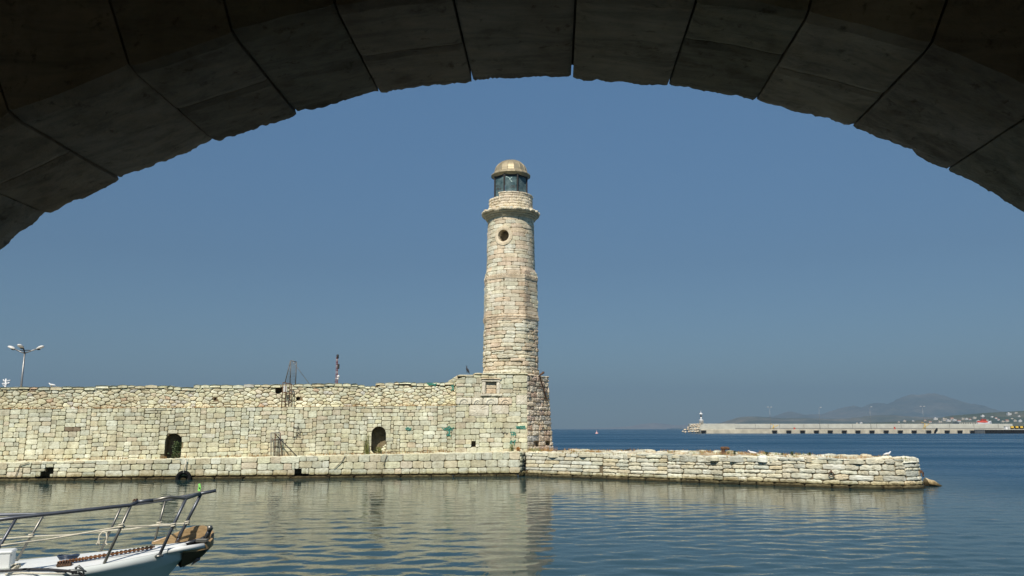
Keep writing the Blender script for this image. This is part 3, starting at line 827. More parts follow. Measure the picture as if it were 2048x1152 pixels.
# ---- lantern room
m, nt, b = newmat('dusty_teal_glass')
tc = N(nt, 'ShaderNodeTexCoord'); nn = noise(nt, tc.outputs['Object'], 2.6, 5, .6)
rp = ramp(nt, [(.35, (.10,.19,.21)), (.65, (.30,.43,.44))]); nt.links.new(nn, rp.inputs[0]); nt.links.new(rp.outputs[0], b.inputs['Base Color'])
b.inputs['Transmission Weight'].default_value = .55; b.inputs['Roughness'].default_value = .25; b.inputs['IOR'].default_value = 1.1
M_GLASS = m
rL = trad(66, 362)/math.cos(math.pi/8)*.97; zl0 = zd0+.1; zl1 = tz_(347, rL)
LROT = math.radians(-90 + 0.5)
lant = MB()
def oc(k, rad, z): 
    t = LROT + math.pi/4*(k-.5); return np.array([TC[0]+rad*math.cos(t), TC[1]+rad*math.sin(t), z])
lant.lathe(TC, [(rL+.02, zl0), (rL+.02, zl0+.12), (rL-.08, zl0+.12)], 8, (.1,.1,.1), smooth=False, ph=LROT-math.pi/8)
lant2 = MB(); lant2.lathe(TC, [(rL+.015, zl1-.10), (rL+.015, zl1), (rL-.08, zl1)], 8, (.1,.1,.1), smooth=False, ph=LROT-math.pi/8)
lroom = lant.build('lantern_room', M_DARKIRON, LH); lant2.build('top_ring', M_DARKIRON, lroom)
for k in range(8):
    mb = MB(); a, b = oc(k, rL-.03, zl0+.12), oc(k+1, rL-.03, zl0+.12); t = (b-a)/np.linalg.norm(b-a); a = a+t*.06; b = b-t*.06; n_ = np.array([t[1],-t[0],0])
    up = np.array([0,0,zl1-.10-zl0-.12])
    mb.loft([[a, b, b+up, a+up], [a-n_*.02, b-n_*.02, b-n_*.02+up, a-n_*.02+up]], (.5,.5,.5)); mb.build('glass_pane', M_GLASS, lroom)
    mb = MB(); p = oc(k, rL-.01, zl0); mb.box(p+np.array([0,0,(zl1-zl0)/2]), (.10,.10,zl1-zl0-.004), (.1,.1,.1), bev=.015); mb.build('mullion', M_DARKIRON, lroom)
# lamp apparatus inside
mb = MB(); mb.lathe(TC+np.array([0,0,zl0]), [(.05,.0),(.05,.5),(.16,.55),(.20,.75),(.16,.95),(.05,1.0)], 16); mb.build('beacon_lamp', M_DARKIRON, lroom)
# paint scrawl on panes
def strokes(mb, lines, f, w, d0=.0):
    """flat brush strokes; f maps (x,y,d) in photo pixels to the surface"""
    for ln in lines:
        P = np.array(ln, float)
        for a, b in zip(P[:-1], P[1:]):
            t = b-a; L_ = np.hypot(*t)+1e-9; n_ = np.array([-t[1], t[0]])/L_*w/2; e = t/L_*w*.3
            q = [a-n_-e, b-n_+e, b+n_+e, a+n_-e]
            X = np.array([f(x, y, d0) for x, y in q] + [f(x, y, d0-.012) for x, y in q])
            mb.add(X, [(3,2,1,0),(4,5,6,7),(0,1,5,4),(1,2,6,5),(2,3,7,6),(3,0,4,7)])
def pane(k):
    a = oc(k, rL, 0); b = oc(k+1, rL, 0); t = (b-a); n_ = np.array([t[1],-t[0],0]); n_ = n_/np.linalg.norm(n_); 
    if np.dot(n_, a-TC) < 0: n_ = -n_
    return lambda x, y, d: atPlane(x, y, a + n_*d, n_)
mb = MB(); fr = pane(0)
strokes(mb, [[(1012,353),(1018,355),(1023,363)],[(1024,354),(1019,358),(1024,363)]], fr, 1.1, -.02); mb.build('pane_scrawl', plain('pale_scrawl', (.45,.6,.55), .6), lroom)
mb = MB(); strokes(mb, [[(1020,375),(1023,371),(1026,372),(1029,370),(1030,374)],[(1022,376),(1027,373),(1030,376)]], fr, 1.0, -.02); mb.build('dark_scrawl', M_BLACKSP, lroom); mb = MB(); fl = pane(7)
strokes(mb, [[(990,374),(993,371.5),(997,371.5),(1000,374)],[(994,377),(996,375.5),(998,378),(996,380),(994,377.5)],[(1000,378),(1001.5,376),(1001,380)]], fl, 1.2, -.02); mb.build('dark_scrawl', M_BLACKSP, lroom)
# ---- dome
m, nt, b = newmat('aged_brass_dome')
tc = N(nt, 'ShaderNodeTexCoord'); nn = noise(nt, tc.outputs['Object'], 3, 4)
rp = ramp(nt, [(.3, (.30,.25,.155)), (.7, (.46,.39,.25))]); nt.links.new(nn, rp.inputs[0]); nt.links.new(rp.outputs[0], b.inputs['Base Color'])
b.inputs['Metallic'].default_value = .45; b.inputs['Roughness'].default_value = .52; M_DOME = m
mb = MB(); rDo = trad(65, 345); rFl = trad(79.5, 352); zF = tz_(353.5, .0); zD = zF+.24; hD = tz_(320.5, .1)-zD
prof = [(rFl-.02, zF-.03), (rFl, zF), (rFl-.02, zF+.04), (rDo+.02, zD-.02)] + [(rDo*math.cos(t), zD+hD*math.sin(t)) for t in np.linspace(0, 1.5, 10)]
NP = 16
prof = prof[:4] + [(rDo*math.cos(t), zD+hD*math.sin(t)) for t in np.linspace(0, 1.52, 16)]
for k in range(NP):
    ta, tb = LROT-math.pi/NP+2*math.pi*k/NP, LROT-math.pi/NP+2*math.pi*(k+1)/NP
    mb.loft([[TC+np.array([q*math.cos(t), q*math.sin(t), z]) for t in (tb, ta)] for q, z in prof[::-1]], closed=False, caps=False, smooth=True)
mb.lathe(TC+np.array([0,0,zD+hD]), [(.16,-.05),(.15,.0),(.06,.03)], 12)
mb.lathe(TC, [(rL-.05, zl1-.02), (rFl-.05, zF-.01)], 32, (.2,.2,.2), cap=False)
dome = mb.build('dome', M_DOME, LH)
for k in range(NP):
    mb = MB(); t = LROT-math.pi/NP+2*math.pi*k/NP
    mb.tube([TC+np.array([q*math.cos(t), q*math.sin(t), z]) for q, z in prof[2:]], .022, 6); mb.build('rib', M_DOME, dome)
# ---- drain pipe on the right-hand face
mb = MB()
def rp3(x, y, d): return atPlane(x, y, CC + fn*d, fn)
mb.tube([rp3(1079,752,.16), rp3(1083,765,.16), rp3(1088,781,.15), rp3(1093,799,.12)], .045, 8)
mb.tube([rp3(1079,752,.16), rp3(1080.5,749.5,.3), rp3(1084,747.5,.3), rp3(1087,745,.3)], [.05,.06,.07,.085], 8)
mb.build('drain_pipe', M_RUST, LH)

# ---------------------------------------------------------------- graffiti (thin paint, child of what it is sprayed on)
def onwall(x, y, d): return atPlane(x, y, A0 - NW*(OFF1-.045) + NW*d, NW)
mb = MB()
strokes(mb, [[(854,766),(859,768),(864,766),(869,769),(873,767)],[(857,770),(866,769),(871,771)]], lambda x,y,d: atPlane(x, y, A0 - NW*(OFF2-.06) + NW*d, NW), 1.5); mb.build('green_graffiti', M_GREEN, parapet); mb = MB(); strokes(mb, [[(903,771),(906,777),(902,781)],[(906,770),(907,780)]], lambda x,y,d: atPlane(x, y, A0 - NW*(OFF2-.06) + NW*d, NW), 1.5); mb.build('green_graffiti', M_GREEN, parapet)
mb = MB()
strokes(mb, [[(811,857),(816,855),(821,859)],[(813,859),(819,860),(822,856)]], onwall, 1.5); mb.build('green_graffiti', M_GREEN, wall_face); mb = MB()
strokes(mb, [[(884,855),(889,860),(895,856),(898,852),(903,857),(908,855)],[(893,861),(900,859),(899,866),(893,871),(900,870)],[(900,855),(897,862),(901,873)],[(889,856),(905,860)]], onwall, 1.3); mb.build('green_graffiti', M_GREEN, wall_face)
mb = MB()
strokes(mb, [[(587,853),(592,856),(596,852)],[(593,860),(598,857),(600,862)],[(594,872),(596,865),(600,869),(600,862)],[(585,875),(590,874),(595,872),(601,874)],[(589,877),(588,872)]], onwall, 1.0); mb.build('black_scrawl', M_BLACKSP, wall_face); mb = MB()
strokes(mb, [[(497,862),(499,857)],[(502,862),(504,857),(507,861)]], onwall, .9); mb.build('black_scrawl', M_BLACKSP, wall_face)
mb = MB()
strokes(mb, [[(1032,852),(1034,856),(1037,853),(1039,856),(1041,852),(1044,856),(1049,853),(1051,857)],[(1033,856),(1050,857)],[(1034,853),(1050,852)]], onwall, 1.15); mb.build('green_graffiti', M_GREEN, base); mb = MB()
strokes(mb, [[(1022,864),(1024,873)],[(1021,864),(1028,864)],[(1027,872),(1027,865),(1030,865),(1031,871)],[(1022,869),(1032,868)],[(1020,887),(1023,881),(1026,884),(1031,880),(1028,890)],[(1021,882),(1024,890)]], onwall, 1.15); mb.build('green_graffiti', M_GREEN, base)
mb = MB(); strokes(mb, [[(1004,863),(1007,867),(1010,864),(1013,868),(1016,866)],[(989,858),(991,854)],[(1000,857),(1002,855)]], onwall, 1.0); mb.build('black_scrawl', M_BLACKSP, base)

# ================================================================== low mole to the right
m0 = atZ(1050, 952.5, 0); m1 = atZ(1300, 962.0, 0); m2 = atZ(1500, 970.0, 0); m3 = atZ(1690, 977.0, 0); m4 = atZ(1800, 979.0, 0)
dirm = (m3-m2)/np.linalg.norm(m3-m2)
endc = m4 + np.array([.9, .5, 0]); m5 = atZ(1853, 976.5, 0); m6 = m5 + np.array([.25,1.6,0]); m7 = m6 + np.array([-.6,2.6,0]); m8 = m7+np.array([-2.4,1.6,0]); m9 = np.array([12.0,49.5,0]); m10 = np.array([6.0,54.5,0]); m11 = np.array([3.2,56.0,0])
path = [m0,m1,m2,m3,m4,m5,m6,m7,m8,m9,m10,m11]
PP = np.array([p[:2] for p in path])
for _ in range(2):
    Q = [PP[0]]
    for a, b in zip(PP[:-1], PP[1:]): Q += [a*.8+b*.2, a*.2+b*.8]
    PP = np.array(Q + [PP[-1]])
sl_ = np.concatenate([[0], np.cumsum(np.linalg.norm(np.diff(PP, axis=0), axis=1))]); LM = sl_[-1]
def mpos(u): return np.stack([np.interp(u, sl_, PP[:,0]), np.interp(u, sl_, PP[:,1])], -1)
def mnorm(u):
    t = mpos(np.asarray(u)+.15) - mpos(np.asarray(u)-.15); t = t/np.maximum(np.linalg.norm(t, axis=-1, keepdims=True), 1e-9)
    return np.stack([t[...,1], -t[...,0]], -1)
def mmap(u, v, d):
    u = np.asarray(u, float); p = mpos(np.clip(u,0,LM)); n_ = mnorm(np.clip(u,.2,LM-.2)); dd = np.asarray(d) - .10*np.asarray(v)
    return np.stack([p[:,0]+n_[:,0]*dd, p[:,1]+n_[:,1]*dd, np.asarray(v, float)], 1)
r = random.Random(41)
mole = thing('stone_mole', np.array([10.0,46.0,0]), 'low ruined stone mole running right from the lighthouse foot into open water', 'mole')
def mtop(u): return 1.44 + .05*np.asarray(fbm(np.asarray(u)*.35, np.asarray(u)*0, 77)) - .14*np.clip((np.asarray(u)-19.0)/2.0, 0, 1)
PALM = [((0.502, 0.487, 0.367), 5), ((0.521, 0.528, 0.428), 3), ((0.444, 0.447, 0.367), 3), ((0.473, 0.426, 0.286), 2), ((0.386, 0.406, 0.347), 2), ((0.56, 0.579, 0.5), 1.2)]
mb = MB()
rh1 = (1662, 945)
# neat half near the tower, rough half further out
Ls = 5.2
for q in courses(r, 0, Ls, .16, 1.40, (.20,.27), (.6,1.3), wob=.02, seed=81, split=.02): add_stone(mb, np.array(q), mmap, r, dep=r.uniform(-.015,.02), gap=.016, rnd_=.08, bev=.018, pillow=.006, pal=PALM, n=18)
for q in squared(r, Ls, LM, .16, 1.40, unit=.069, uu=.08, hs=((2,.18),(3,.62),(4,.17)), ws=(5,15), align=.74, seed=82, warp=.03, jit=.016):
    add_stone(mb, np.array(q), mmap, r, dep=r.uniform(-.025,.03), gap=r.uniform(.007,.017), rnd_=r.uniform(.06,.2), bev=.025, jit=.016, pillow=.014, pal=PALM, n=20)
for q in courses(r, 0, LM, -.4, .17, (.5,.6), (.6,1.5), wob=.02, seed=83, split=0): add_stone(mb, np.array(q), mmap, r, dep=r.uniform(.04,.14), gap=.014, rnd_=.1, bev=.05, jit=.02, pal=PALM, gain=.75, n=18)
backing(mb, 0, LM, -.5, 1.40, mmap, [], [], step=.2, col=(.15,.12,.07), base=-.06)
# uneven rubble top
poly = np.array([mmap(np.array([u]), np.array([1.4]), np.array([0.]))[0][:2] for u in np.linspace(0, LM, 90)])
poly = np.concatenate([poly, [[.4,52.5]]])
def inside(p):
    x, y = p; c = False; n = len(poly); j = n-1
    for i in range(n):
        if (poly[i][1] > y) != (poly[j][1] > y) and x < (poly[j][0]-poly[i][0])*(y-poly[i][1])/(poly[j][1]-poly[i][1]+1e-12)+poly[i][0]: c = not c
        j = i
    return c
def ztopm(x, y): return 1.38 + .10*fbm(np.asarray(x)*.35, np.asarray(y)*.35, 91) + .05*fbm(np.asarray(x)*1.5, np.asarray(y)*1.5, 92) + .10*np.exp(-((np.asarray(x)-11)/4.0)**2-((np.asarray(y)-46)/2.5)**2)
def topm(u, v, d): return np.stack([np.asarray(u), np.asarray(v), ztopm(u, v)+np.asarray(d)], 1)
x0, x1, y0, y1 = poly[:,0].min(), poly[:,0].max(), poly[:,1].min(), poly[:,1].max()
for P in voronoi(r, x0, x1, y0, y1, .62, .55, .45):
    c = P.mean(0)
    if not inside(c): continue
    if r.random() < .38: continue
    low = r.random() < .3
    add_stone(mb, P, topm, r, dep=(-.05 if low else r.uniform(-.01,.10)), gap=r.uniform(.02,.05), rnd_=.2, bev=.05, pillow=.02, jit=.015, pal=PALM, back=-.2, n=14)
gx = np.arange(x0-.2, x1+.4, .35); gy = np.arange(y0-.2, y1+.4, .35)
GX, GY = np.meshgrid(gx, gy); ok = np.array([inside(p) for p in zip(GX.ravel(), GY.ravel())]).reshape(GX.shape)
V = np.stack([GX.ravel(), GY.ravel(), (ztopm(GX, GY)-.04).ravel()], 1); n = len(gx)
f = [(j*n+i, j*n+i+1, (j+1)*n+i+1, (j+1)*n+i) for j in range(len(gy)-1) for i in range(n-1) if ok[j,i] and ok[j,i+1] and ok[j+1,i] and ok[j+1,i+1]]
mb.add(V, f, np.array([.42,.33,.19])[None]*(1+.3*fbm(V[:,0]*1.2, V[:,1]*1.2, 5))[:,None])
# coping blocks, broken
u = 0.0
while u < LM-1:
    L = r.uniform(.5,1.3)
    if r.random() < .97:
        z0 = float(mtop(u+L/2)); q = [(u,z0-.13),(u+L,z0-.13),(u+L,z0+r.uniform(-.05,.03)),(u,z0+r.uniform(-.05,.03))]
        if 21.6 > u > 20.2: q = [(a, min(b, 1.33)) for a, b in q]
        add_stone(mb, q, mmap, r, dep=r.uniform(-.03,.04), gap=.010, rnd_=.13, bev=.03, jit=.015, pillow=.012, back=-.7, pal=PALM, n=18)
    u += L
mole_face = mb.build('stone_body', M_STONE, mole)
# rusty mooring rings with their iron staples
for (x, y) in ((1662,944),(1843,941)):
    mb = MB(); d = ray(x, y); best = min(np.linspace(8, 26, 400), key=lambda u: abs((mpos(np.array([u]))[0][0])/(mpos(np.array([u]))[0][1]) - d[0]/d[1]) + (0 if mpos(np.array([u]))[0][1] < 42 else 9))
    p = mmap(np.array([best]), np.array([.75]), np.array([.10]))[0]; n_ = mnorm(np.array([best]))[0]; n3 = np.array([n_[0], n_[1], 0]); t3 = np.array([-n_[1], n_[0], 0])
    th = np.linspace(0, 2*math.pi, 17); mb.tube([p + n3*.03 + t3*.11*math.cos(a) + np.array([0,0,-.10+.11*math.sin(a)]) for a in th], .024, 6)
    mb.box(p - n3*.05 + np.array([0,0,.02]), (.08,.12,.14), ax=np.array([t3, n3, [0,0,1]]), bev=.01)
    mb.build('mooring_ring', M_RUST, mole)
# submerged toe rock at the far end
mb = MB(); rr_ = random.Random(5)
p = atZ(1862, 966, .15); rings = []
for k, (s, q) in enumerate(((0,.32),(.25,.36),(.5,.26),(.75,.16),(.95,.05))):
    c = p + np.array([s*.9-.25, s*.1, -.02-.18*s]); rings.append([c + np.array([0, .9*q*math.cos(t)*(1+rr_.uniform(-.2,.2)), q*.75*math.sin(t)*(1+rr_.uniform(-.2,.2))]) for t in np.linspace(0, 2*math.pi, 9)[:-1]])
mb.loft(rings, (.50,.42,.28)); 
tag(mb.build('rock', M_STONE, loc=p), 'tapering wet rock sticking out of the water at the outer end of the mole', 'rock')

# ---------------------------------------------------------------- grass and weeds
def blades(mb, base, n, h, spread, r, lean=.35, w=.012):
    for _ in range(n):
        p = np.array(base) + np.array([r.gauss(0, spread), r.gauss(0, spread*.6), 0]); hh = h*r.uniform(.5,1.15); a = r.uniform(0, 6.28); l = hh*r.uniform(.05, lean)
        t = p + np.array([math.cos(a)*l*.35, math.sin(a)*l*.35, hh*.6]); e = p + np.array([math.cos(a)*l, math.sin(a)*l, hh]); s = np.array([math.cos(a+1.57), math.sin(a+1.57), 0])*w
        mb.add([p-s, p+s, t+s*.7, t-s*.7, e], [(0,1,2,3),(3,2,4)])
rg = random.Random(3)
mb = MB(); mg = MB()
def ledge_pt(x, back): 
    u = wall_uz(x, 905, OFF1)[0]; p = A0+W*u-NW*(OFF1-back); p[2] = float(zl(u))-.02; return p
def walk_pt(x, back):
    u = wall_uz(x, 812, OFF2)[0]; p = A0+W*u-NW*(OFF2-back); p[2] = float(zm(u))-.02; return p
for x in np.arange(40, 905, 5.5):
    dens = .25 + .75*(fbm(x/60.0, 3.0, 21) > -.05) 
    if rg.random() < dens*(.5 if x < 540 else .9): blades(mb, ledge_pt(x+rg.uniform(-3,3), rg.uniform(.05,.25)), rg.randint(5,14), rg.uniform(.10,.26)*(1.35 if 800 < x < 890 else 1), .10, rg)
for x in np.arange(10, 910, 5):
    if fbm(x/45.0, 8.0, 33) > -.1 and rg.random() < .8: blades(mb, walk_pt(x+rg.uniform(-3,3), rg.uniform(.03,.35)), rg.randint(5,14), rg.uniform(.08,.20), .11, rg)
for _ in range(1300):
    x, y = rg.uniform(x0, x1), rg.uniform(y0, y1)
    if inside((x, y)) and fbm(x*.4, y*.4, 55) > -.15:
        blades(mb if rg.random() < .75 else mg, (x, y, float(ztopm(x, y))-.02), rg.randint(8,18), rg.uniform(.08,.22), .14, rg)
for x in np.arange(1058, 1106, 2.2):
    p = atZ(x, 893, 1.35); q = atPlane(x, 893, CC+fn*rg.uniform(.15,.7), fn); q[2] = 1.38; blades(mg if rg.random() < .6 else mb, q, 16, rg.uniform(.15,.38), .14, rg)
tag(mb.build('dry_grass', M_STRAW), 'dry straw coloured grass growing in the ledges and on the mole', 'grass', kind='stuff')
tag(mg.build('green_grass', M_STRAWG), 'yellow green grass at the foot of the lighthouse and on the mole', 'grass', kind='stuff')
def shrub(base, w, h, n, leaf, r, dy=.25):
    mb = MB()
    for s in range(7):
        e = np.array(base)+np.array([r.uniform(-w,w)*.5, r.uniform(-dy,dy)*.5, h*r.uniform(.6,.95)]); mb.tube([base, (np.array(base)+e)/2+np.array([r.uniform(-.05,.05),0,.03]), e], .008, 5)
    for _ in range(n):
        t = r.random(); p = np.array(base) + np.array([r.gauss(0,w*.38)*(1-.5*t), r.gauss(0,dy*.4), h*t**.8]); a = np.array([r.uniform(-1,1), r.uniform(-1,1), r.uniform(-.4,1)]); a = a/np.linalg.norm(a); b_ = np.cross(a, [r.uniform(-1,1),r.uniform(-1,1),.3]); b_ = b_/np.linalg.norm(b_)
        l = leaf*r.uniform(.6,1.3); mb.add([p, p+a*l*.5+b_*l*.3, p+a*l, p+a*l*.5-b_*l*.3], [(0,1,2,3)])
    return mb
p = ledge_pt(352, -.25); tag(shrub(p, .42, .95, 620, .11, rg).build('bush', M_LEAF, loc=p), 'dark green leafy bush growing inside the left arched niche of the wall', 'bush')
p = ledge_pt(733, .12); mb = MB(); blades(mb, p, 46, 1.35, .07, rg, lean=.22, w=.012); tag(mb.build('tall_weed', M_STRAWG, loc=p), 'tall dry weed standing left of the right arched niche', 'weed')
p = ledge_pt(757, -.05); tag(shrub(p, .30, .40, 330, .075, rg).build('bush', M_STRAWG, loc=p), 'low yellow green bush at the foot of the right arched niche', 'bush')
p = ledge_pt(1022, .15); tag(shrub(p, .22, .42, 160, .06, rg).build('weed', M_STRAWG, loc=p), 'yellow green weed on the ledge below the green graffiti', 'weed')
p = ledge_pt(1035, .2); tag(shrub(p, .24, .25, 170, .06, rg).build('weed', plain('orange_dead_leaf', (.42,.19,.05), .9, 0, .3, 8), loc=p), 'orange dead weed on the ledge at the corner of the lighthouse base', 'weed')
tufts = [((1533,901), 'small dark tuft on the mole, left of the humped crest of its top', .16), ((1584,900), 'largest round dark tuft on the humped crest of the mole', .2), ((1564,903.5), 'small dark tuft between the two larger tufts on the mole', .11), ((1619,902), 'dark tuft on the mole where its crest slopes down to the right', .14), ((1469,905), 'dark tuft on the mole just right of the rusty bollard', .14)]
def molept(x, Y0): 
    """point on the mole top under a photo column, Y0 metres away"""
    d = ray(x, 903); X = d[0]/d[1]*Y0; return np.array([X, Y0, float(ztopm(X, Y0))+.03])
for (xy, lab, s) in tufts:
    p = molept(xy[0], 44.0 if xy[0] < 1500 else 43.0); tag(shrub(p, s*.9, s*1.25, 120, .05, rg, dy=s*.8).build('tuft', M_LEAF, loc=p), lab, 'tuft')

# bush rubble heap filling the right niche
mb = MB(); rr_ = random.Random(9)
pn = ledge_pt(763, -.28)
for k in range(26):
    q = pn + W*rr_.uniform(-.28,.42) + NW*rr_.uniform(-.15,.15); hh = .55*(1 - abs(np.dot(q-pn, W)-.2)/.75)*rr_.random(); s = rr_.uniform(.06,.13)
    rings = [[q+np.array([0,0,hh])+np.array([s*a*math.cos(t)*rr_.uniform(.8,1.2), s*a*math.sin(t)*rr_.uniform(.8,1.2), s*z]) for t in np.linspace(0,2*math.pi,8)[:-1]] for a, z in ((.5,-.8),(1,-.2),(.9,.4),(.4,.8))]
    mb.loft(rings, pick(rr_))
mb.build('rubble_fill', M_DRY, harbour_wall)

# ================================================================== small things on the wall
# tyre fender
p = atPlane(367, 956.5, A0+NW*.16, NW); mb = MB(); R0, r0_ = .33, .115
th = np.linspace(0, 2*math.pi, 33)[:-1]; V = []; 
for a in th:
    for k in range(12):
        b_ = 2*math.pi*k/12; q = R0 + r0_*math.cos(b_)*(1 if math.cos(b_) > 0 else .95); tr = .012 if (k in (0,1,11) and int(a*10) % 2) else 0
        V.append(p + W*(q-tr)*math.cos(a) + np.array([0,0,(q-tr)*math.sin(a)]) + NW*r0_*1.05*math.sin(b_))
n = 12; f = [(i*n+k, i*n+(k+1)%n, ((i+1)%32)*n+(k+1)%n, ((i+1)%32)*n+k) for i in range(32) for k in range(n)]
tyre = thing('tyre_fender', p, 'black car tyre hung as a fender at the waterline below the left niche', 'tyre')
mb.add(V, f, (.02,.02,.02), True); mb.build('tyre', M_RUBBER, tyre)
mb = MB(); mb.tube([p+np.array([0,0,.3])+NW*.1, p+W*.03+np.array([0,0,.62])+NW*.02, p+W*.06+np.array([0,0,1.0])-NW*.06], .035, 6); mb.build('rope', M_ROPE, tyre)
# loose mooring lines hanging down the quay
for (pts, lab) in (([(26,962),(34,945),(40,930),(58,925)], 'thin dark mooring line hanging down the quay ledge at the far left'), ([(668,937),(676,930),(684,922),(690,912)], 'thin slack line slanting down the quay ledge between the lower gate and the right niche'), ([(767,930),(770,920),(774,910)], 'short thin line hanging on the quay ledge under the right niche')):
    mb = MB(); P = [atPlane(x, y, A0+NW*.06, NW) for x, y in pts]; mb.tube(P, .018, 5); tag(mb.build('mooring_line', plain('old_line', (.20,.17,.12), .9), loc=P[0]), lab, 'rope')
M_GATE = plain('weathered_grey_iron', (.15,.15,.14), .7, .3, .35, 8)
# gates that close the two walkways
def bar(mb, a, b, w=.03): mb.tube([a, b], w, 6)
def onp(off): return lambda x, y: atPlane(x, y, A0 - NW*(off), NW)
G = onp(OFF2-.35)
g = thing('upper_gate', G(573,815), 'rusty upright iron gate frame on the upper walkway with mesh screen above the parapet', 'gate')
mb = MB()
for (a, b) in (((566,765),(563,815)), ((572,766),(570,815)), ((580,767),(577.5,815)), ((583,768),(582,815)), ((566,765),(583,768)), ((565,785),(583,787)), ((564,803),(582,804))): bar(mb, G(*a), G(*b), .028)
mb.build('lower_frame', M_RUST, g)
G2 = onp(OFF2+.1); mb = MB()
for (a, b) in (((581,721),(570,766)), ((582,721),(593,724)), ((593,724),(591,768)), ((581.5,722),(580,768))): bar(mb, G2(*a), G2(*b), .03)
mb.build('upper_frame', M_GATE, g)
mb = MB()
for k in range(1, 15): bar(mb, G2(581-10*k/15.0*1.0, 722+45*k/15.0), G2(593-2*k/15.0, 724+44*k/15.0), .006)
for k in range(1, 7): bar(mb, G2(582+11*k/7.0, 722+2*k/7.0), G2(571+20*k/7.0, 767), .006)
mb.build('mesh_screen', M_GATE, g)
mb = MB(); bar(mb, G2(585,722), onp(OFF2+.3)(618,767), .016); mb.build('stay_wire', M_GALV, g)
mb = MB(); q0 = G(567,776); mb.box(q0+np.array([0,0,-.05])+W*.1, (.2,.02,.34), ax=np.array([W, NW, [0,0,1]])); mb.build('notice_plate', M_LAMPWHITE, g)
G = onp(OFF1-.3)
g = thing('lower_gate', G(552,916), 'narrow iron gate frame on the quay ledge between the two niches', 'gate')
mb = MB()
for (a, b) in (((542,866),(542,915)), ((560,865),(559,914)), ((542,866),(560,865))): bar(mb, G(*a), G(*b), .026)
mb.build('frame', M_GATE, g)
mb = MB()
for (a, b) in (((550.5,866),(550,914)), ((560.5,866),(564,914)), ((542,880),(559,880))): bar(mb, G(*a), G(*b), .026)
mb.build('rusty_bar', M_RUST, g)
mb = MB()
for k in range(1,8): bar(mb, G(542+18*k/8.0,866), G(542+17.5*k/8.0,914), .005)
for k in range(1,18): bar(mb, G(542,866+48*k/18.0), G(559.5,866+48*k/18.0), .005)
mb.build('mesh_screen', M_GATE, g)
mb = MB(); bar(mb, G(552,870), onp(.1)(603,922), .03); mb.build('brace', M_DARKIRON, g)
# triple street lamp behind the wall
LY = 58.0
def L3(x, y, dy=0.0): return atY(x, y, LY+dy)
pb = atY(43.5, 772, LY); pt = L3(49.5, 705); pb = np.array([pt[0], LY, 3.88])
lamp = thing('street_lamp', pb, 'tall grey street lamp with three heads on spread arms behind the harbour wall', 'street lamp')
mb = MB(); mb.tube([pb, pb+(pt-pb)*.5, pt], [.10,.075,.055], 10); mb.lathe(pb, [(.2,0),(.2,.06),(.15,.1),(.14,.3)], 12); mb.build('pole', M_GALV, lamp)
def head(c, ax, up, L, name='lamp_head'):
    h_ = MB(); ax = ax/np.linalg.norm(ax); sd = np.cross(up, ax); sd = sd/np.linalg.norm(sd); up2 = np.cross(ax, sd); rings = []
    for s, w_, t_ in ((0,.06,.05),(.15,.12,.09),(.4,.17,.13),(.75,.17,.12),(.95,.10,.07),(1,.03,.02)):
        o = c+ax*L*s; rings.append([o+sd*w_*math.cos(t)+up2*t_*(math.sin(t) if math.sin(t) > 0 else .6*math.sin(t)) for t in np.linspace(0,2*math.pi,11)[:-1]])
    h_.loft(rings, smooth=True); ob = h_.build(name, M_LAMPWHITE, lamp)
    g_ = MB(); rings = [[c+ax*L*s+sd*w_*math.cos(t)-up2*(.09+dd)+up2*.03*math.sin(t) for t in np.linspace(0,2*math.pi,9)[:-1]] for s, w_, dd in ((.08,.08,-.03),(.2,.12,.0),(.36,.12,.0),(.42,.06,-.03))]
    g_.loft(rings); g_.build('ballast_box', M_DARKIRON, ob)
aL_, aR_, aC_ = L3(29, 698), L3(73, 698), L3(46.5, 696, -1.0)
for (e, mid) in ((aL_, L3(40,703)), (aR_, L3(60,702.5)), (aC_, L3(48.5,702,-.5))):
    mb = MB(); mb.tube([pt+np.array([0,0,-.05]), mid, e], .045, 8); mb.build('arm', M_GALV if e is not aC_ else M_DARKIRON, lamp)
head(L3(30,698.3), L3(15,692.5)-L3(30,698.3), np.array([0,0,1.]), np.linalg.norm(L3(15,692.5)-L3(29,697.5)))
head(L3(73,698.3), L3(89,692)-L3(73,698.3), np.array([0,0,1.]), np.linalg.norm(L3(89,692)-L3(74,698)))
head(L3(46.5,696,-.95), np.array([-.05,-.95,.28]), np.array([0,0,1.]), .6)
mb = MB(); mb.tube([L3(36,702), L3(43,700.5), L3(56,700.5), L3(64,701)], .03, 6); mb.build('tie_bar', M_DARKIRON, lamp)
# white mast with crossbars at the far left
MY = 75.0; q = lambda x, y: atY(x, y, MY); b0 = q(12,772); b0[2] = 3.88
am = thing('radar_mast', b0, 'small white mast with crossbars and dish just above the wall at the far left', 'mast')
mb = MB(); mb.tube([b0, q(12,757.5)], .07, 8); mb.tube([q(4.5,767.5), q(19,766.5)], .07, 6); mb.tube([q(7,762), q(16,762.5)], .05, 6); mb.tube([q(7,758.5), q(7,764)], .05, 6); mb.tube([q(5,768),q(9,773)], .04, 6); mb.tube([q(18,764),q(17,769)], .06, 6); mb.build('pole', M_WHITEPAINT, am)
mb = MB(); mb.box(q(18.3,761), (.30,.12,.09), ax=np.array([[.96,0,.1],[0,1,0],[-.1,0,.96]]), bev=.02); mb.build('radar_bar', M_WHITEPAINT, am); mb = MB(); mb.box(q(12.5,769), (.16,.16,.22), bev=.02); mb.build('equipment_box', M_WHITEPAINT, am)
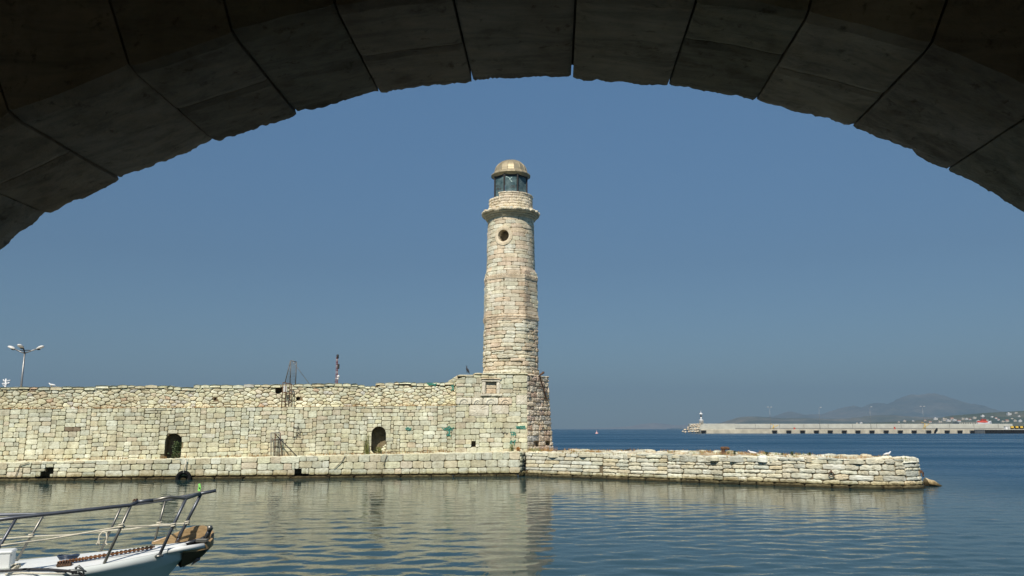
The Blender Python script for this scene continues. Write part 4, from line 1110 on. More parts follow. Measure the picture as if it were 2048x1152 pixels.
# slim red and white lattice mast
MY = 60.0; q = lambda x, y: atY(x, y, MY); b0 = q(673.5,766); b0[2] = 3.88
lm = thing('lattice_mast', b0, 'slim red and white lattice mast with dark lamp boxes above the parapet', 'mast')
PR = q(674.5,712)-q(673.5,766)
mr = MB(); mw = MB(); bb = q(673.5,768)
for k in range(13):
    for mbx, lo, hi in ((mr if k % 3 < 2 else mw, k/13, (k+1)/13),):
        for sx, sy in ((-.07,-.06),(.07,-.06),(0,.08)): mbx.tube([bb+PR*lo+np.array([sx,sy,0])*(1-.3*lo), bb+PR*hi+np.array([sx,sy,0])*(1-.3*hi)], .020, 5)
        mbx.tube([bb+PR*lo+np.array([-.07,-.06,0]), bb+PR*hi+np.array([.07,-.06,0])], .012, 4); mbx.tube([bb+PR*lo+np.array([.07,-.06,0]), bb+PR*hi+np.array([-.07,-.06,0])], .012, 4)
mw.tube([b0, bb], .05, 6)
mr.build('red_section', plain('mast_red', (.20,.065,.06), .6), lm); mw.build('white_section', plain('faded_mast_white', (.40,.30,.29), .6), lm)
mb = MB(); mb.lathe(q(675.2,714.5), [(.05,-.1),(.09,-.05),(.09,.16),(.04,.22)], 10); mb.build('lamp_box', M_DARKIRON, lm); mb = MB(); mb.box(q(677,727.5)-np.array([.0,0,.2]), (.14,.14,.36), bev=.02); mb.build('lamp_box', M_DARKIRON, lm)
mb = MB(); mb.lathe(q(676.5,753), [(.03,-.09),(.09,-.05),(.11,.03),(.06,.1)], 10); mb.build('floodlight', M_WHITEPAINT, lm); mb = MB(); mb.lathe(q(675.5,757.5), [(.03,-.07),(.08,-.03),(.08,.05),(.03,.09)], 10); mb.build('floodlight', M_WHITEPAINT, lm)
mb = MB(); mb.tube([q(672,752), q(669,767)], .012, 4); mb.build('stay_wire', M_GALV, lm)

# birds
def bird(p, L, mat, yaw, label, cat='bird', group=None, beak=(.3,.2,.05), name='bird', pitch=0.0):
    t = thing(name, p, label, cat, group); cy, sy = math.cos(yaw), math.sin(yaw); ex = np.array([cy, sy, 0]); ey = np.array([-sy, cy, 0]); ez = np.array([0,0,1.]); ex, ez = ex*math.cos(pitch)+ez*math.sin(pitch), ez*math.cos(pitch)-ex*math.sin(pitch)
    mb = MB(); P = np.array(p)+np.array([0,0,L*(.22+.25*math.sin(pitch))]); rings = []
    for s, h_, w_, t_ in ((-.62,.06,.05,.012),(-.40,.10,.08,.04),(-.2,.14,.13,.10),(.05,.17,.15,.14),(.24,.21,.12,.12),(.34,.29,.08,.085),(.40,.37,.075,.08),(.48,.40,.065,.065),(.55,.39,.02,.022)):
        c = P+ex*L*s+ez*L*(h_-.12); rings.append([c+ey*L*w_*math.cos(a)+ez*L*t_*math.sin(a) for a in np.linspace(0,2*math.pi,11)[:-1]])
    mb.loft(rings, smooth=True); body = mb.build('body', mat, t)
    mb = MB(); c = P+ex*L*.53+ez*L*.27; mb.loft([[c+ey*L*.02*math.cos(a)+ez*L*.022*math.sin(a) for a in np.linspace(0,2*math.pi,7)[:-1]], [c+ex*L*.12-ez*L*.02+ey*L*.004*math.cos(a)+ez*L*.004*math.sin(a) for a in np.linspace(0,2*math.pi,7)[:-1]]]); mb.build('beak', M_YELLOW if mat is M_BIRD_W else M_BIRD_D, t)
    for s in (-1,1):
        mb = MB(); rings = []
        for q, zz, th_ in ((.22,.05,.06),(.0,.06,.10),(-.3,.02,.07),(-.62,-.04,.015)):
            c = P+ex*L*q+ey*s*L*(.15-.12*max(0,-q))+ez*L*(zz+.02); rings.append([c+ey*L*.022*math.cos(a)+ez*L*th_*math.sin(a) for a in np.linspace(0,2*math.pi,9)[:-1]])
        mb.loft(rings, smooth=True); mb.build('wing', mat, t)
        mb = MB(); a = P+ey*s*L*.06-ez*L*.08; mb.tube([a, np.array(p)+ey*s*L*.06], L*.02, 5); mb.tube([np.array(p)+ey*s*L*.06+ez*L*.015, np.array(p)+ey*s*L*.06+ex*L*.1+ez*L*.01], L*.016, 5); mb.build('leg', M_DARKIRON if mat is M_BIRD_D else M_YELLOW, t)
    return t
GG = 'gulls resting on the stonework'
bird(molept(1504.5,44.2)+np.array([0,0,.02]), .42, M_BIRD_W, 2.6, 'white gull standing on the mole between the bollard and the humped crest', group=GG, name='gull')
bird(molept(1775,41.2)+np.array([0,0,.06]), .42, M_BIRD_W, .4, 'white gull standing on the mole near its outer right end', group=GG, name='gull')
u_, z_ = wall_uz(103, 773, OFF2+.3); bird(A0+W*u_-NW*(OFF2+.3)+np.array([0,0,float(ztop(u_))+.01]), .40, M_BIRD_W, 2.9, 'white gull sitting on the parapet to the right of the street lamp', group=GG, name='gull')
p = A0+W*BP(935,749)[0]-NW*(OFF1+.25); p[2] = Zbase+.12; bird(p, .44, M_BIRD_D, 2.7, pitch=.9, label='black bird perched on the left shoulder of the lighthouse base')
bird(molept(1256,48.5)+np.array([0,0,.05]), .32, M_BIRD_D, .3, 'dark bird standing on the mole between the lighthouse and the rusty bollard')
# rusty bollard on the mole
p = molept(1446.5, 45.0); p[2] -= .1; mb = MB()
mb.lathe(p, [(.16,0),(.16,.05),(.11,.09),(.10,.30),(.14,.34),(.15,.42),(.09,.46)], 14); mb.tube([p+np.array([.0,0,.38]), p+np.array([.25,0,.38]), p+np.array([.34,0,.33])], [.09,.085,.07], 8)
tag(mb.build('bollard', M_RUST, loc=p), 'rusty red iron bollard with a side arm on the mole', 'bollard')

# ================================================================== boat bow, lower left
q_ = R(20); BE = np.array([math.cos(q_), math.sin(q_), 0]); BP_ = np.array([-math.sin(q_), math.cos(q_), 0]); UZ = np.array([0,0,1.])
BT = np.array([-4.16, 11.62, 0.0])              # under the tip of the bow platform
def bt(s, l, z): return BT - BE*s + BP_*l + UZ*z        # s aft, l to port (away), z up
boat = thing('boat', BT - BE*2.5, 'bow of a white boat with steel rails and brown bow platform moored in front', 'boat')
S0 = .34                                         # stem head, aft of the platform tip
def shz(s): return 1.22 - .115*(s-S0) + .010*(s-S0)**2
def hw(s): 
    t = max(0.0, (s-S0)); return .10 + .60*(1-math.exp(-t*1.15)) + .40*(1-math.exp(-t*.33))
M_HULL = plain('white_gelcoat', (.66,.70,.66), .40, 0, .04, 2.5); M_DECK = plain('white_deck', (.68,.70,.67), .55, 0, .05, 6)
sts = [S0+.0, S0+.04, S0+.1, S0+.2, S0+.35, S0+.5, S0+.7, S0+1.0, S0+1.4, S0+1.9, S0+2.6, S0+3.5, S0+4.6, S0+6.0]
mb = MB(); rings = []
for i, s in enumerate(sts):
    w_ = hw(s) if i else .05; z = shz(s); ring = []
    kz = max(-.45, z-.12-1.05*(s-S0)/.9) if s-S0 < 1.6 else -.45
    pr = [(1.0, -.0), (1.04,-.02), (1.055,-.06), (1.04,-.10), (.97,-.13), (.94,-.16)]
    for a, dz in pr: ring.append((a*w_, z+dz))
    zz0 = z-.16
    for t in (.15,.3,.45,.6,.75,.9,1.0):
        fl_ = .94*(1 - (t**.9)*(.62 if s-S0 > 2 else .80)) if t < 1 else 0.0
        ring.append((w_*fl_ if t < 1 else .0, zz0 + (kz-zz0)*t))
    full = [bt(s+(.35*max(0,zz0-zv) if i < 3 else 0)*0, -l, zv) for l, zv in ring] + [bt(s, l, zv) for l, zv in ring[::-1][1:]]
    rings.append(full)
mb.loft(rings, caps=True, closed=False, smooth=True)
mb.add(rings[0], [tuple(range(len(rings[0])))]); mb.add(rings[-1], [tuple(range(len(rings[-1])))[::-1]])
hull = mb.build('hull', M_HULL, boat)
mb = MB(); rings = []
for s in sts:
    w_ = hw(s) if s > S0 else .05; z = shz(s); rings.append([bt(s, l*w_, z+.002+.05*(1-l*l)) for l in np.linspace(-1,1,9)])
mb.loft(rings, caps=False, closed=False, smooth=True); mb.build('deck', M_DECK, boat)
def deckpt(x, y, up=.0):
    best = None
    for Y in np.linspace(9.0, 13.5, 600):
        p = atY(x, y, Y); d_ = p - BT; s_ = -np.dot(d_, BE); l_ = np.dot(d_, BP_)
        if s_ < S0: continue
        l_ = l_/hw(s_); e = abs(p[2] - (shz(s_) + .05*(1-min(1, l_*l_)) + .004))
        if abs(l_) < 1.15 and (best is None or e < best[0]): best = (e, p)
    return (best[1] if best is not None else atY(x, y, 11.0)) + np.array([0,0,up])
# cabin trunk outside the frame to the left
mb = MB(); rings = []
for s, w_, h_ in ((3.6,.55,.12),(3.8,.62,.42),(6.0,.75,.55),(6.25,.7,.1)):
    z = shz(s); rings.append([bt(s,-w_,z),bt(s,-w_*.92,z+h_*.9),bt(s,-w_*.5,z+h_),bt(s,w_*.5,z+h_),bt(s,w_*.92,z+h_*.9),bt(s,w_,z)])
mb.loft(rings, closed=True); mb.build('cabin_trunk', M_HULL, boat)
M_STEEL = plain('stainless_steel', (.20,.195,.17), .38, .75, .08, 6); M_RAIL = plain('dark_grey_rail', (.085,.095,.11), .35, .4, .15, 6)
def near(x, y, s): 
    """point on the vertical plane of the starboard rail"""
    return atPlane(x, y, bt(1.4,-.56,0), np.array(nS))
# rail lines (starboard = near, port = far)
def post(name, base, top, rad, mat):
    mb = MB(); mb.tube([base, base+(top-base)*.5, top], rad, 10); o = mb.build(name, mat, boat)
    f_ = MB(); f_.lathe(base-UZ*.005, [(rad*2.6,0),(rad*2.6,.012),(rad*1.3,.03)], 12); f_.build('base_plate', M_STEEL, o); return o
def fix(x, y, Y): return atY(x, y, Y)
P1b, P1t = fix(318,1112,11.05), fix(372,997,11.16); P2b, P2t = fix(203,1139,10.62), fix(262,1010,10.73); P4b, P4t = fix(-57,1190,9.9), fix(33,1035,10.05)
F1b, F1t = fix(305,1098,11.65), fix(331,1000,11.72); F2b, F2t = fix(197,1112,11.55), fix(243,1012,11.62); F4b, F4t = fix(22,1141,11.2), fix(88,1028,11.28); C1b, C1t = fix(357,1083,11.55), fix(402,988,11.6)
for (b, t, rad, mt) in ((P1b,P1t,.021,M_RAIL),(P2b,P2t,.019,M_STEEL),(P4b,P4t,.019,M_RAIL),(F1b,F1t,.015,M_STEEL),(F2b,F2t,.016,M_STEEL),(F4b,F4t,.017,M_STEEL)): post('stanchion', b, t, rad, mt)
mb = MB(); mb.tube([fix(353,1082,11.5), fix(357.5,1077,11.53), fix(358,1074,11.54)], .010, 8); mb.tube([fix(358,1074,11.54), C1t], .022, 10); mb.build('stanchion', M_RAIL, boat)
mb = MB(); mb.tube([fix(-160,1060,9.7), P4t, P2t, fix(275,1003.5,10.8)], .024, 10); mb.tube([fix(272,1004.0,10.8), fix(310,1000,10.95)], .0235, 10); mb.build('handrail', M_RAIL, boat)
mb = MB(); mb.tube([fix(306,1001,10.93), fix(340,994,11.05), P1t, fix(400,987,11.4)], .0225, 10); mb.build('bright_rail', M_STEEL, boat)
mb = MB(); mb.tube([fix(-160,1046,10.9), fix(0,1029.5,11.1), F4t, F2t-UZ*.0, F1t, fix(400,987.4,11.55), fix(432,981,11.62)], .0225, 10); mb.build('handrail', M_RAIL, boat)
th = np.linspace(0,6.3,10)
for c in (fix(268,1004,10.79), fix(273,1003,10.8)): mb = MB(); mb.tube([c+np.array([0,.032*math.cos(a),.032*math.sin(a)]) for a in th], .009, 5); mb.build('rail_joint', M_RUST, boat)
mb = MB(); a = fix(401,981,11.55); mb.box(fix(399.5,972.5,11.55), (.03,.012,.075), ax=np.array([[.95,0,.25],[0,1,0],[-.25,0,.95]])); mb.box(fix(398.5,978.5,11.55), (.035,.012,.05)); mb.build('green_tape', plain('lime_green_tape', (.28,.75,.16), .5), boat)
# life lines of rope
def rope(pts, rad, name, parent, mat=None, sag=.0):
    mb = MB(); P = []
    for a, b in zip(pts[:-1], pts[1:]):
        for k in range(6): t = k/6; P.append(np.array(a)*(1-t)+np.array(b)*t-UZ*sag*4*t*(1-t))
    P.append(np.array(pts[-1])); mb.tube(P, rad, 6); return mb.build(name, mat or M_ROPE, parent)
on = lambda b, t, y: b+(t-b)*((y-0))
nP1, nP2, nP4 = P1b+(P1t-P1b)*.52, P2b+(P2t-P2b)*.66, fix(2,1091,9.97)
rope([nP4, fix(100,1078,10.35), nP2, nP1], .011, 'lifeline', boat)
fF4, fF2, fF1, fC = F4b+(F4t-F4b)*.60, F2b+(F2t-F2b)*.55, F1b+(F1t-F1b)*.50, C1b+(C1t-C1b)*.38
rope([fix(-40,1081,11.0), fF4, fix(140,1070,11.45), fix(215,1061,11.55), fix(262,1058,11.6), fF1, fix(341,1049,11.5), fC], .011, 'lifeline', boat)
for c in (nP1, nP2, fC, fF1, fF4):
    mb = MB(); mb.tube([c+np.array([.028*math.cos(a), .028*math.sin(a), .012*a/3-.02]) for a in np.linspace(0,14,30)], .011, 5); mb.build('rope_lashing', M_ROPE, boat)
rope([fix(206,1063,10.9), fix(199,1070,10.88), fix(197,1082,10.87), fix(193,1089,10.87)], .010, 'rope_end', boat)
rope([fix(206,1063,10.9), fix(213,1066,10.9), fix(214,1078,10.88), fix(211,1086,10.87), fix(215,1090,10.87)], .010, 'rope_end', boat)
mb = MB()
for k in range(7): e = fix(193+rg.uniform(-2,9),1090+rg.uniform(-4,2),10.87); mb.tube([fix(198,1079,10.87), (fix(197.5,1084,10.87)+e)/2, e], .006, 4)
mb.build('rope_tassel', M_ROPE, boat)
# brown wooden bow platform: U-shaped band
m, nt, b = newmat('varnished_brown_wood')
tc = N(nt, 'ShaderNodeTexCoord'); mpn = N(nt, 'ShaderNodeMapping'); mpn.inputs['Scale'].default_value = (3,3,22); nt.links.new(tc.outputs['Object'], mpn.inputs[0])
nn = noise(nt, mpn.outputs[0], 2.5, 5, .6); rp = ramp(nt, [(.3, (.22,.14,.06)), (.7, (.44,.31,.16))]); nt.links.new(nn, rp.inputs[0]); nt.links.new(rp.outputs[0], b.inputs['Base Color']); b.inputs['Roughness'].default_value = .4
M_WOOD = m
def tip(x, y, Y): return atY(x, y, Y)
# far cheek board (port), front curve, near cheek (starboard)
keys = np.array([(.80,.30,-.01,.03),(.62,.285,-.01,.09),(.50,.265,.0,.14),(.36,.245,.01,.19),(.22,.22,.04,.225),(.10,.17,.05,.225),(.02,.09,.03,.185),(-.01,.0,-.005,.13),(.02,-.09,-.035,.065),(.10,-.155,-.055,.02),(.22,-.185,-.07,-.015),(.38,-.19,-.08,-.03)])
tk = np.linspace(0, len(keys)-1, 67)
def crm(t):
    i = int(min(max(math.floor(t), 0), len(keys)-2)); f = t-i; p = [keys[min(max(i+k,0),len(keys)-1)] for k in (-1,0,1,2)]
    return .5*((2*p[1])+(-p[0]+p[2])*f+(2*p[0]-5*p[1]+4*p[2]-p[3])*f*f+(-p[0]+3*p[1]-3*p[2]+p[3])*f**3)
outer = [tuple(crm(t)) for t in tk]; z0 = shz(.5)+.03
mb = MB(); rings = []
for (s, l, zb, zt) in outer:
    cen = np.array([.35,.02]); v_ = np.array([s,l]); d_ = (cen-v_)/np.linalg.norm(cen-v_); ins = v_+d_*.038; mid = v_+d_*.019
    rings.append([bt(s,l,z0+zb), bt(s,l,z0+zt-.008), bt(mid[0],mid[1],z0+zt), bt(ins[0],ins[1],z0+zt-.008), bt(ins[0],ins[1],z0+zb)])
mb.loft(rings, (.3,.2,.1), smooth=False); plat = mb.build('bow_platform', M_WOOD, boat)
# bowl under the rim, narrowing to the stem
mb = MB(); low = [o_ for o_ in outer[8:]]; kp = np.array([.40, .0, -.30]); rings = []
for t, bu in ((0,.0),(.3,.05),(.6,.045),(.85,.02),(1.0,0)):
    rings.append([bt(s*(1-t)+kp[0]*t, l*(1-t)+kp[1]*t, z0+(zb+.004)*(1-t)+kp[2]*t-bu) for s,l,zb,zt in low])
mb.loft(rings, closed=False, caps=False, smooth=True); mb.build('platform_bowl', plain('dark_brown_wood', (.085,.055,.022), .45, 0, .3, 9), boat)  # bowl in a darker brown than the wood band above
mb = MB(); V1 = [bt(s,l,z0+max(zb,-.07)+.012) for s,l,zb,zt in outer[14::4]]; mb.add(V1, [tuple(range(len(V1)))]); mb.build('platform_floor', M_DARKIRON, boat)
mb = MB(); mb.loft([[bt(.06,-.05,z0-.05), bt(.12,-.10,z0-.07), bt(.14,.02,z0-.06)], [bt(.36,-.01,z0-.30), bt(.37,-.02,z0-.30), bt(.37,.0,z0-.30)]]); mb.build('platform_bracket', M_DARKIRON, boat)
mb = MB(); mb.loft([[bt(.50,.275,shz(.5)+.04), bt(.45,.27,shz(.5)+.04), bt(.40,.262,shz(.5)+.20), bt(.45,.272,shz(.5)+.185)], [bt(.50,.22,shz(.5)+.04), bt(.45,.215,shz(.5)+.04), bt(.40,.205,shz(.5)+.20), bt(.45,.215,shz(.5)+.185)]]); mb.build('dark_strap', plain('dark_wood', (.07,.035,.015), .5), boat)
# white beam, anchor and roller
mb = MB(); a = fix(335,1102,11.15); c = fix(408,1091,11.45); mb.tube([a, (a+c)/2, c], .035, 10); mb.build('white_beam', M_DECK, boat)
anchor = MB(); anchor.tube([fix(345,1093,11.45), fix(408,1079,11.55)], .032, 8); anchor.tube([fix(409,1080,11.5), fix(423,1054,11.55)], .030, 8); anchor.tube([fix(404,1074,11.5), fix(411,1088,11.5), fix(412,1098,11.48), fix(407,1104,11.46)], .026, 8)
z0 = 0
anchor.loft([[fix(392,1117,11.42), fix(402,1113,11.5), fix(400,1120,11.46)], [fix(381,1131.5,11.40), fix(382,1131,11.41), fix(381.5,1132,11.40)]])
anchor.build('anchor', plain('anchor_steel', (.07,.075,.08), .35, .7, .4, 12), boat)
mb = MB(); mb.lathe(fix(419.5,1056,11.5), [(.001,-.03),(.035,-.03),(.035,.03),(.001,.03)], 10); mb.box(fix(404,1081,11.45), (.16,.06,.05), bev=.01); mb.build('bow_roller', M_STEEL, boat)
# rusty anchor chain
mb = MB(); c0 = [deckpt(118,1130.5,.02), deckpt(170,1122,.02), deckpt(240,1110,.02), deckpt(308,1098.5,.02)]; C = []
for a, b in zip(c0[:-1], c0[1:]):
    for k in range(16): C.append(a+(b-a)*k/16)
C.append(c0[-1])
for i in range(len(C)-1):
    a, b = C[i], C[i+1]; t = (b-a); L_ = np.linalg.norm(t); t = t/L_; sd = np.cross(t, UZ); sd = sd/np.linalg.norm(sd); up = np.cross(sd, t); o_ = sd if i % 2 else up; m_ = (a+b)/2+UZ*.012
    mb.tube([m_+t*L_*.66*math.cos(x)+o_*.0155*math.sin(x) for x in np.linspace(0,2*math.pi,11)], .0100, 5, caps=False)
mb.build('anchor_chain', plain('rusty_chain', (.24,.105,.04), .85, .2, .4, 30), boat)
mb = MB(); c = deckpt(128,1132,.04); ax = np.array([BE,BP_,UZ]); mb.box(c-UZ*.025, (.17,.08,.035), ax=ax, bev=.01)
for k in range(6): mb.tube([c+BE*(-.07+.028*k)-UZ*.005+BP_*.042*math.cos(x)+UZ*.018*math.sin(x) for x in np.linspace(0,6.3,9)], .008, 5)
mb.build('windlass', M_RUST, boat)
mb = MB(); c = deckpt(136,1121,.03)
for k in range(3): mb.tube([c+BE*(.10+.012*k)*math.cos(x)+BP_*.07*math.sin(x)+UZ*(.016*k+.006*math.sin(3*x)) for x in np.linspace(0,6.3,17)], .010, 6)
mb.build('coiled_hose', plain('dark_hose', (.03,.05,.09), .3), boat)
# deck cleat and mooring ropes
mb = MB(); c = deckpt(150,1151,.01); k_ = .62
mb.box(c-UZ*.004, (.16*k_,.09*k_,.03*k_), ax=ax, bev=.008); mb.tube([c+UZ*.01*k_-BE*.04*k_, c+UZ*.06*k_-BE*.05*k_], .022*k_, 8); mb.tube([c+UZ*.01*k_+BE*.05*k_, c+UZ*.06*k_+BE*.05*k_], .022*k_, 8)
mb.tube([c+k_*q for q in (-BE*.19+UZ*.05, -BE*.11+UZ*.085, UZ*.075, BE*.12+UZ*.085, BE*.2+UZ*.045)], [.008,.016,.018,.016,.008], 8)
mb.tube([c+k_*q for q in (BE*.02+UZ*.07, UZ*.13, BE*.05+UZ*.16, BE*.13+UZ*.09, BE*.16+UZ*.0)], [.014,.016,.017,.014,.009], 8)
mb.build('cleat', plain('cleat_grey', (.16,.17,.16), .4, .6), boat)
rope([deckpt(-40,1150,.02), deckpt(0,1147,.025), deckpt(50,1143,.025), deckpt(95,1143,.025), deckpt(135,1147,.03), deckpt(160,1152,.03), deckpt(178,1162,.01)], .018, 'mooring_rope', boat, plain('black_rope', (.03,.03,.032), .85))
rope([deckpt(10,1151,.015), deckpt(45,1148,.015), deckpt(85,1150,.015), deckpt(130,1150,.015)], .012, 'pale_rope', boat)
mb = MB()
for k in range(4): mb.tube([deckpt(30,1141,.04)+BE*(.05*math.cos(x+k))+BP_*.04*math.sin(x)+UZ*(.035*math.sin(x*1.3+k)) for x in np.linspace(0,6.3,14)], .013, 5)
mb.build('rope_knot', M_ROPE, boat)
mb = MB(); c = deckpt(-4,1137,.1); mb.box(c, (.32,.26,.20), ax=ax, bev=.02); mb.box(c+UZ*.105, (.34,.28,.04), ax=ax, bev=.015); mb.build('deck_box', M_DECK, boat)

# ================================================================== stone arch the picture is taken through
yaw = R(3.0); AR = np.array([math.cos(yaw), -math.sin(yaw), 0]); AA = np.array([math.sin(yaw), math.cos(yaw), 0])
D1, D0 = 3.2, 2.5
edge = [(-190,800),(-170,720),(-110,610),(-40,535),(0,503),(40,466),(88,431),(170,394),(240,361),(335,325),(432,285),(515,257),(595,231),(680,207),(760,188),(850,174),(945,165),(1060,159),(1143,160),(1240,165),(1336,174),(1425,187),(1510,205),(1610,228),(1703,256),(1800,297),(1893,342),(1970,380),(2048,426),(2130,500),(2190,590),(2230,700),(2245,800)]
ar = random.Random(77)
def arc(x, y): 
    p = atPlane(x, y, CAM+AA*D1, AA); return np.array([np.dot(p-CAM, AR), p[2]])
E = np.array([arc(*p) for p in edge])
E = np.concatenate([[[E[0][0]-.0, 1.15]], E, [[E[-1][0], 1.15]]])
es = np.concatenate([[0], np.cumsum(np.linalg.norm(np.diff(E, axis=0), axis=1))])
def ecur(s): return np.stack([np.interp(s, es, E[:,0]), np.interp(s, es, E[:,1])], -1)
def enor(s):
    t = ecur(np.asarray(s)+.12) - ecur(np.asarray(s)-.12); t = t/np.linalg.norm(t, axis=-1, keepdims=True); return np.stack([-t[...,1], t[...,0]], -1)
def apos(s, off, d):
    p = ecur(s) + enor(s)*np.asarray(off)[...,None]; d = np.asarray(d)
    return CAM[None]*np.array([1,1,0])[None] + AR[None]*p[:,0:1] + AA[None]*d[:,None] + UZ[None]*p[:,1:2]
jx = [(-170,720),(-60,556),(95,432),(240,361),(432,285),(595,231),(760,188),(945,165),(1143,160),(1336,174),(1510,205),(1703,256),(1893,342),(2090,460),(2215,650)]
js = [0.0] + [float(es[1:-1][0] if False else np.interp(0,[0],[0])) for _ in []]
def s_of(x, y):
    p = arc(x, y); k = np.linspace(0, es[-1], 4000); c = ecur(k); return float(k[np.argmin(np.hypot(c[:,0]-p[0], c[:,1]-p[1]))])
js = [0.0] + [s_of(*p) for p in jx] + [float(es[-1])]
arch = thing('stone_arch', AA*2.9, 'dark shaded stone arch framing the view, with jagged block edges', 'arch')
splits = {6: .52, 4: .50, 9: .42, 10: .55, 2: .5}
mb = MB(); T = .8
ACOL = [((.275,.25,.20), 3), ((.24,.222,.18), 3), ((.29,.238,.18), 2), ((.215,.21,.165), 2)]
for i in range(len(js)-1):
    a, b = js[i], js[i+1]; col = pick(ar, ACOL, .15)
    fr = splits.get(i-1); ds = [(D0, D1)] if fr is None else [(D0, D0+(D1-D0)*fr-.002), (D0+(D1-D0)*fr+.002, D1)]
    drop = ar.uniform(-.007,.007)
    for (da, db) in ds:
        ns = max(10, int((b-a)/.009)); sg = .0026 + ar.uniform(0,.002); S = np.linspace(a+sg, b-sg, ns)
        e = np.minimum(S-a, b-S); ch = .007*np.exp(-(e/.005)) + .004*np.exp(-(e/.03)); nd = 12
        rings = []; dl = np.linspace(da, db, nd); prof = [('t', da)] + [('b', d) for d in dl] + [('t', db)]
        V = []
        for kk, (tp, d) in enumerate(prof):
            if tp == 't': off = np.full(ns, T); dd = np.full(ns, d)
            else:
                off = ch + drop + .004*fbm(S*3, d*3+S*0, 5) + .004*fbm(S*14, d*14+S*0, 8); dd = np.full(ns, d)
                if kk == 1: off = off + (.018 if da < D0+.01 else .009); dd = dd + .0
                if kk == nd and abs(db-D1) < .01: off = off + .003 + .012*np.maximum(0, fbm(S*22, S*0+i, 12)) + .005*np.abs(vnoise(S*55, S*0+i, 15)) + .02*np.maximum(0, fbm(S*5, S*0+i, 13)-.25); dd = dd + .012*fbm(S*12, S*0+7, 14)
                if kk == nd and db < D1-.01: off = off + .009
            V.append(apos(S, off, dd))
        X = np.stack(V, 1)      # ns x np
        npf = len(prof)
        mb.loft([X[k] for k in range(ns)], col*(1+ar.uniform(-.1,.1)), caps=True, closed=True)
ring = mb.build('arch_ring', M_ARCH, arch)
mb = MB(); S = np.linspace(0, es[-1], 260); n = len(S)
rings = [apos(S, np.full(n, o), np.full(n, d)) for o, d in ((T-.05, D0+.03),(.035, D0+.03),(.035, D1-.07),(T-.05, D1-.05))]
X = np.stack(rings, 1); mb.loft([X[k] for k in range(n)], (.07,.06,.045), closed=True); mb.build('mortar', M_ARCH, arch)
# spandrel and piers: wall above and beside the ring
ZR = 5.2; mb = MB(); rings = []  # roof height lowered so sun reaches the unseen paving ahead
for k in range(n):
    p = (ecur(S[k:k+1])+enor(S[k:k+1])*(T-.06))[0]; rings.append([np.array([AR[0]*p[0], AR[1]*p[0], 0])+AA*d+UZ*z for d, z in ((D0+.02, p[1]), (D0+.02, ZR), (D1-.03, ZR), (D1-.03, p[1]))])
rings = [q for q in rings if q[0][2] > 1.0]
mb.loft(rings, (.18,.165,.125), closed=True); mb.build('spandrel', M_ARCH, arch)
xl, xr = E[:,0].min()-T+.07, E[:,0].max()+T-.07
arcade = thing('arcade_building', np.array([0,-2.0,1.15]), 'dark vaulted stone arcade behind and above the arch, with a rear opening added for light', 'building')
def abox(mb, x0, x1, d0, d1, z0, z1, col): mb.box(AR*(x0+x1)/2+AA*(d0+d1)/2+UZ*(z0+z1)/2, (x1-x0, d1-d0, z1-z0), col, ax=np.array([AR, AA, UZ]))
for nm, bx in (('pier', (xl-2.5, xl, D0+.01, D1-.04, 1.0, ZR-.01)), ('pier', (xr, xr+2.5, D0+.01, D1-.04, 1.0, ZR-.01)), ('side_wall', (xl-2.9, xl-2.4, -6, D0-.02, 1.0, ZR-.01)), ('side_wall', (xr+2.4, xr+2.9, -6, D0-.02, 1.0, ZR-.01)), ('back_pier', (xl-2.9, -2.7, -6.5, -6.02, 1.0, ZR-.01)), ('back_pier', (2.7, xr+2.9, -6.5, -6.02, 1.0, ZR-.01)), ('lintel', (-2.71, 2.71, -6.48, -6.04, 4.4, ZR-.02)), ('roof', (xl-3, xr+3, -6.6, D1+.03, ZR+.003, ZR+.35))):  # unseen rear opening between the back piers, widened to light the ring's inner face
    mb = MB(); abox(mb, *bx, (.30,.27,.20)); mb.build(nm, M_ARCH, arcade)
mb = MB(); abox(mb, -14, 14, -8, 8.2, -.8, 1.12, (.46,.43,.34)); tag(mb.build('quay_bounce_pavement', M_DRY), kind='structure')  # unseen paving, carried forward so its sunlit edge bounces light onto the soffit

# ================================================================== far breakwater
DQ = 520.0
def Q(x, y, D=DQ): return atY(x, y, D)
xa, xb = Q(1402,866)[0], 330.0
pier = thing('breakwater', np.array([xa+60, DQ, 0]), 'long pale concrete breakwater with high parapet wall across the bay', 'breakwater')
mb = MB(); xd = Q(1970,866)[0]
pr = [(0,-.6),(0,.35),(.0,2.45),(.4,2.6),(16,2.62),(16,-.6)]
seg = np.arange(xa, xb+1, 4.0)
mb.loft([[np.array([x, DQ+d+ (0.0 if not(i % 5) else .06*math.sin(i*2.1)), z]) for d, z in pr] for i, x in enumerate(seg)], (.4,.4,.37)); mb.build('quay_face', M_CONC3, pier)
mb = MB(); mb.box(((xa+xb)/2+1, DQ+17.0, 2.2), (xb-xa-2, 2.4, 2.4), bev=.05); mb.build('lower_band', M_CONC, pier)  # darker concrete band along the foot of the parapet wall
mb = MB(); mb.loft([[np.array([x, DQ+d, z]) for d, z in ((17.2,2.0),(17.4,6.0),(17.6,6.15),(18.6,6.15),(19.2,2.0))] for x in (xa+2, xb)]); mb.build('parapet_wall', M_CONC2, pier)
for x in np.arange(xa+8, xb, 16): mb = MB(); mb.box((x, DQ+17.25, 4.2), (.14,.34,3.6), bev=.02); mb.build('expansion_joint', M_CONC, pier)
mb = MB(); mb.box((Q(1436,848)[0], DQ+16.6, 3.6), (30, 4.5, 5.3), bev=.1); mb.build('end_platform', M_CONC2, pier)
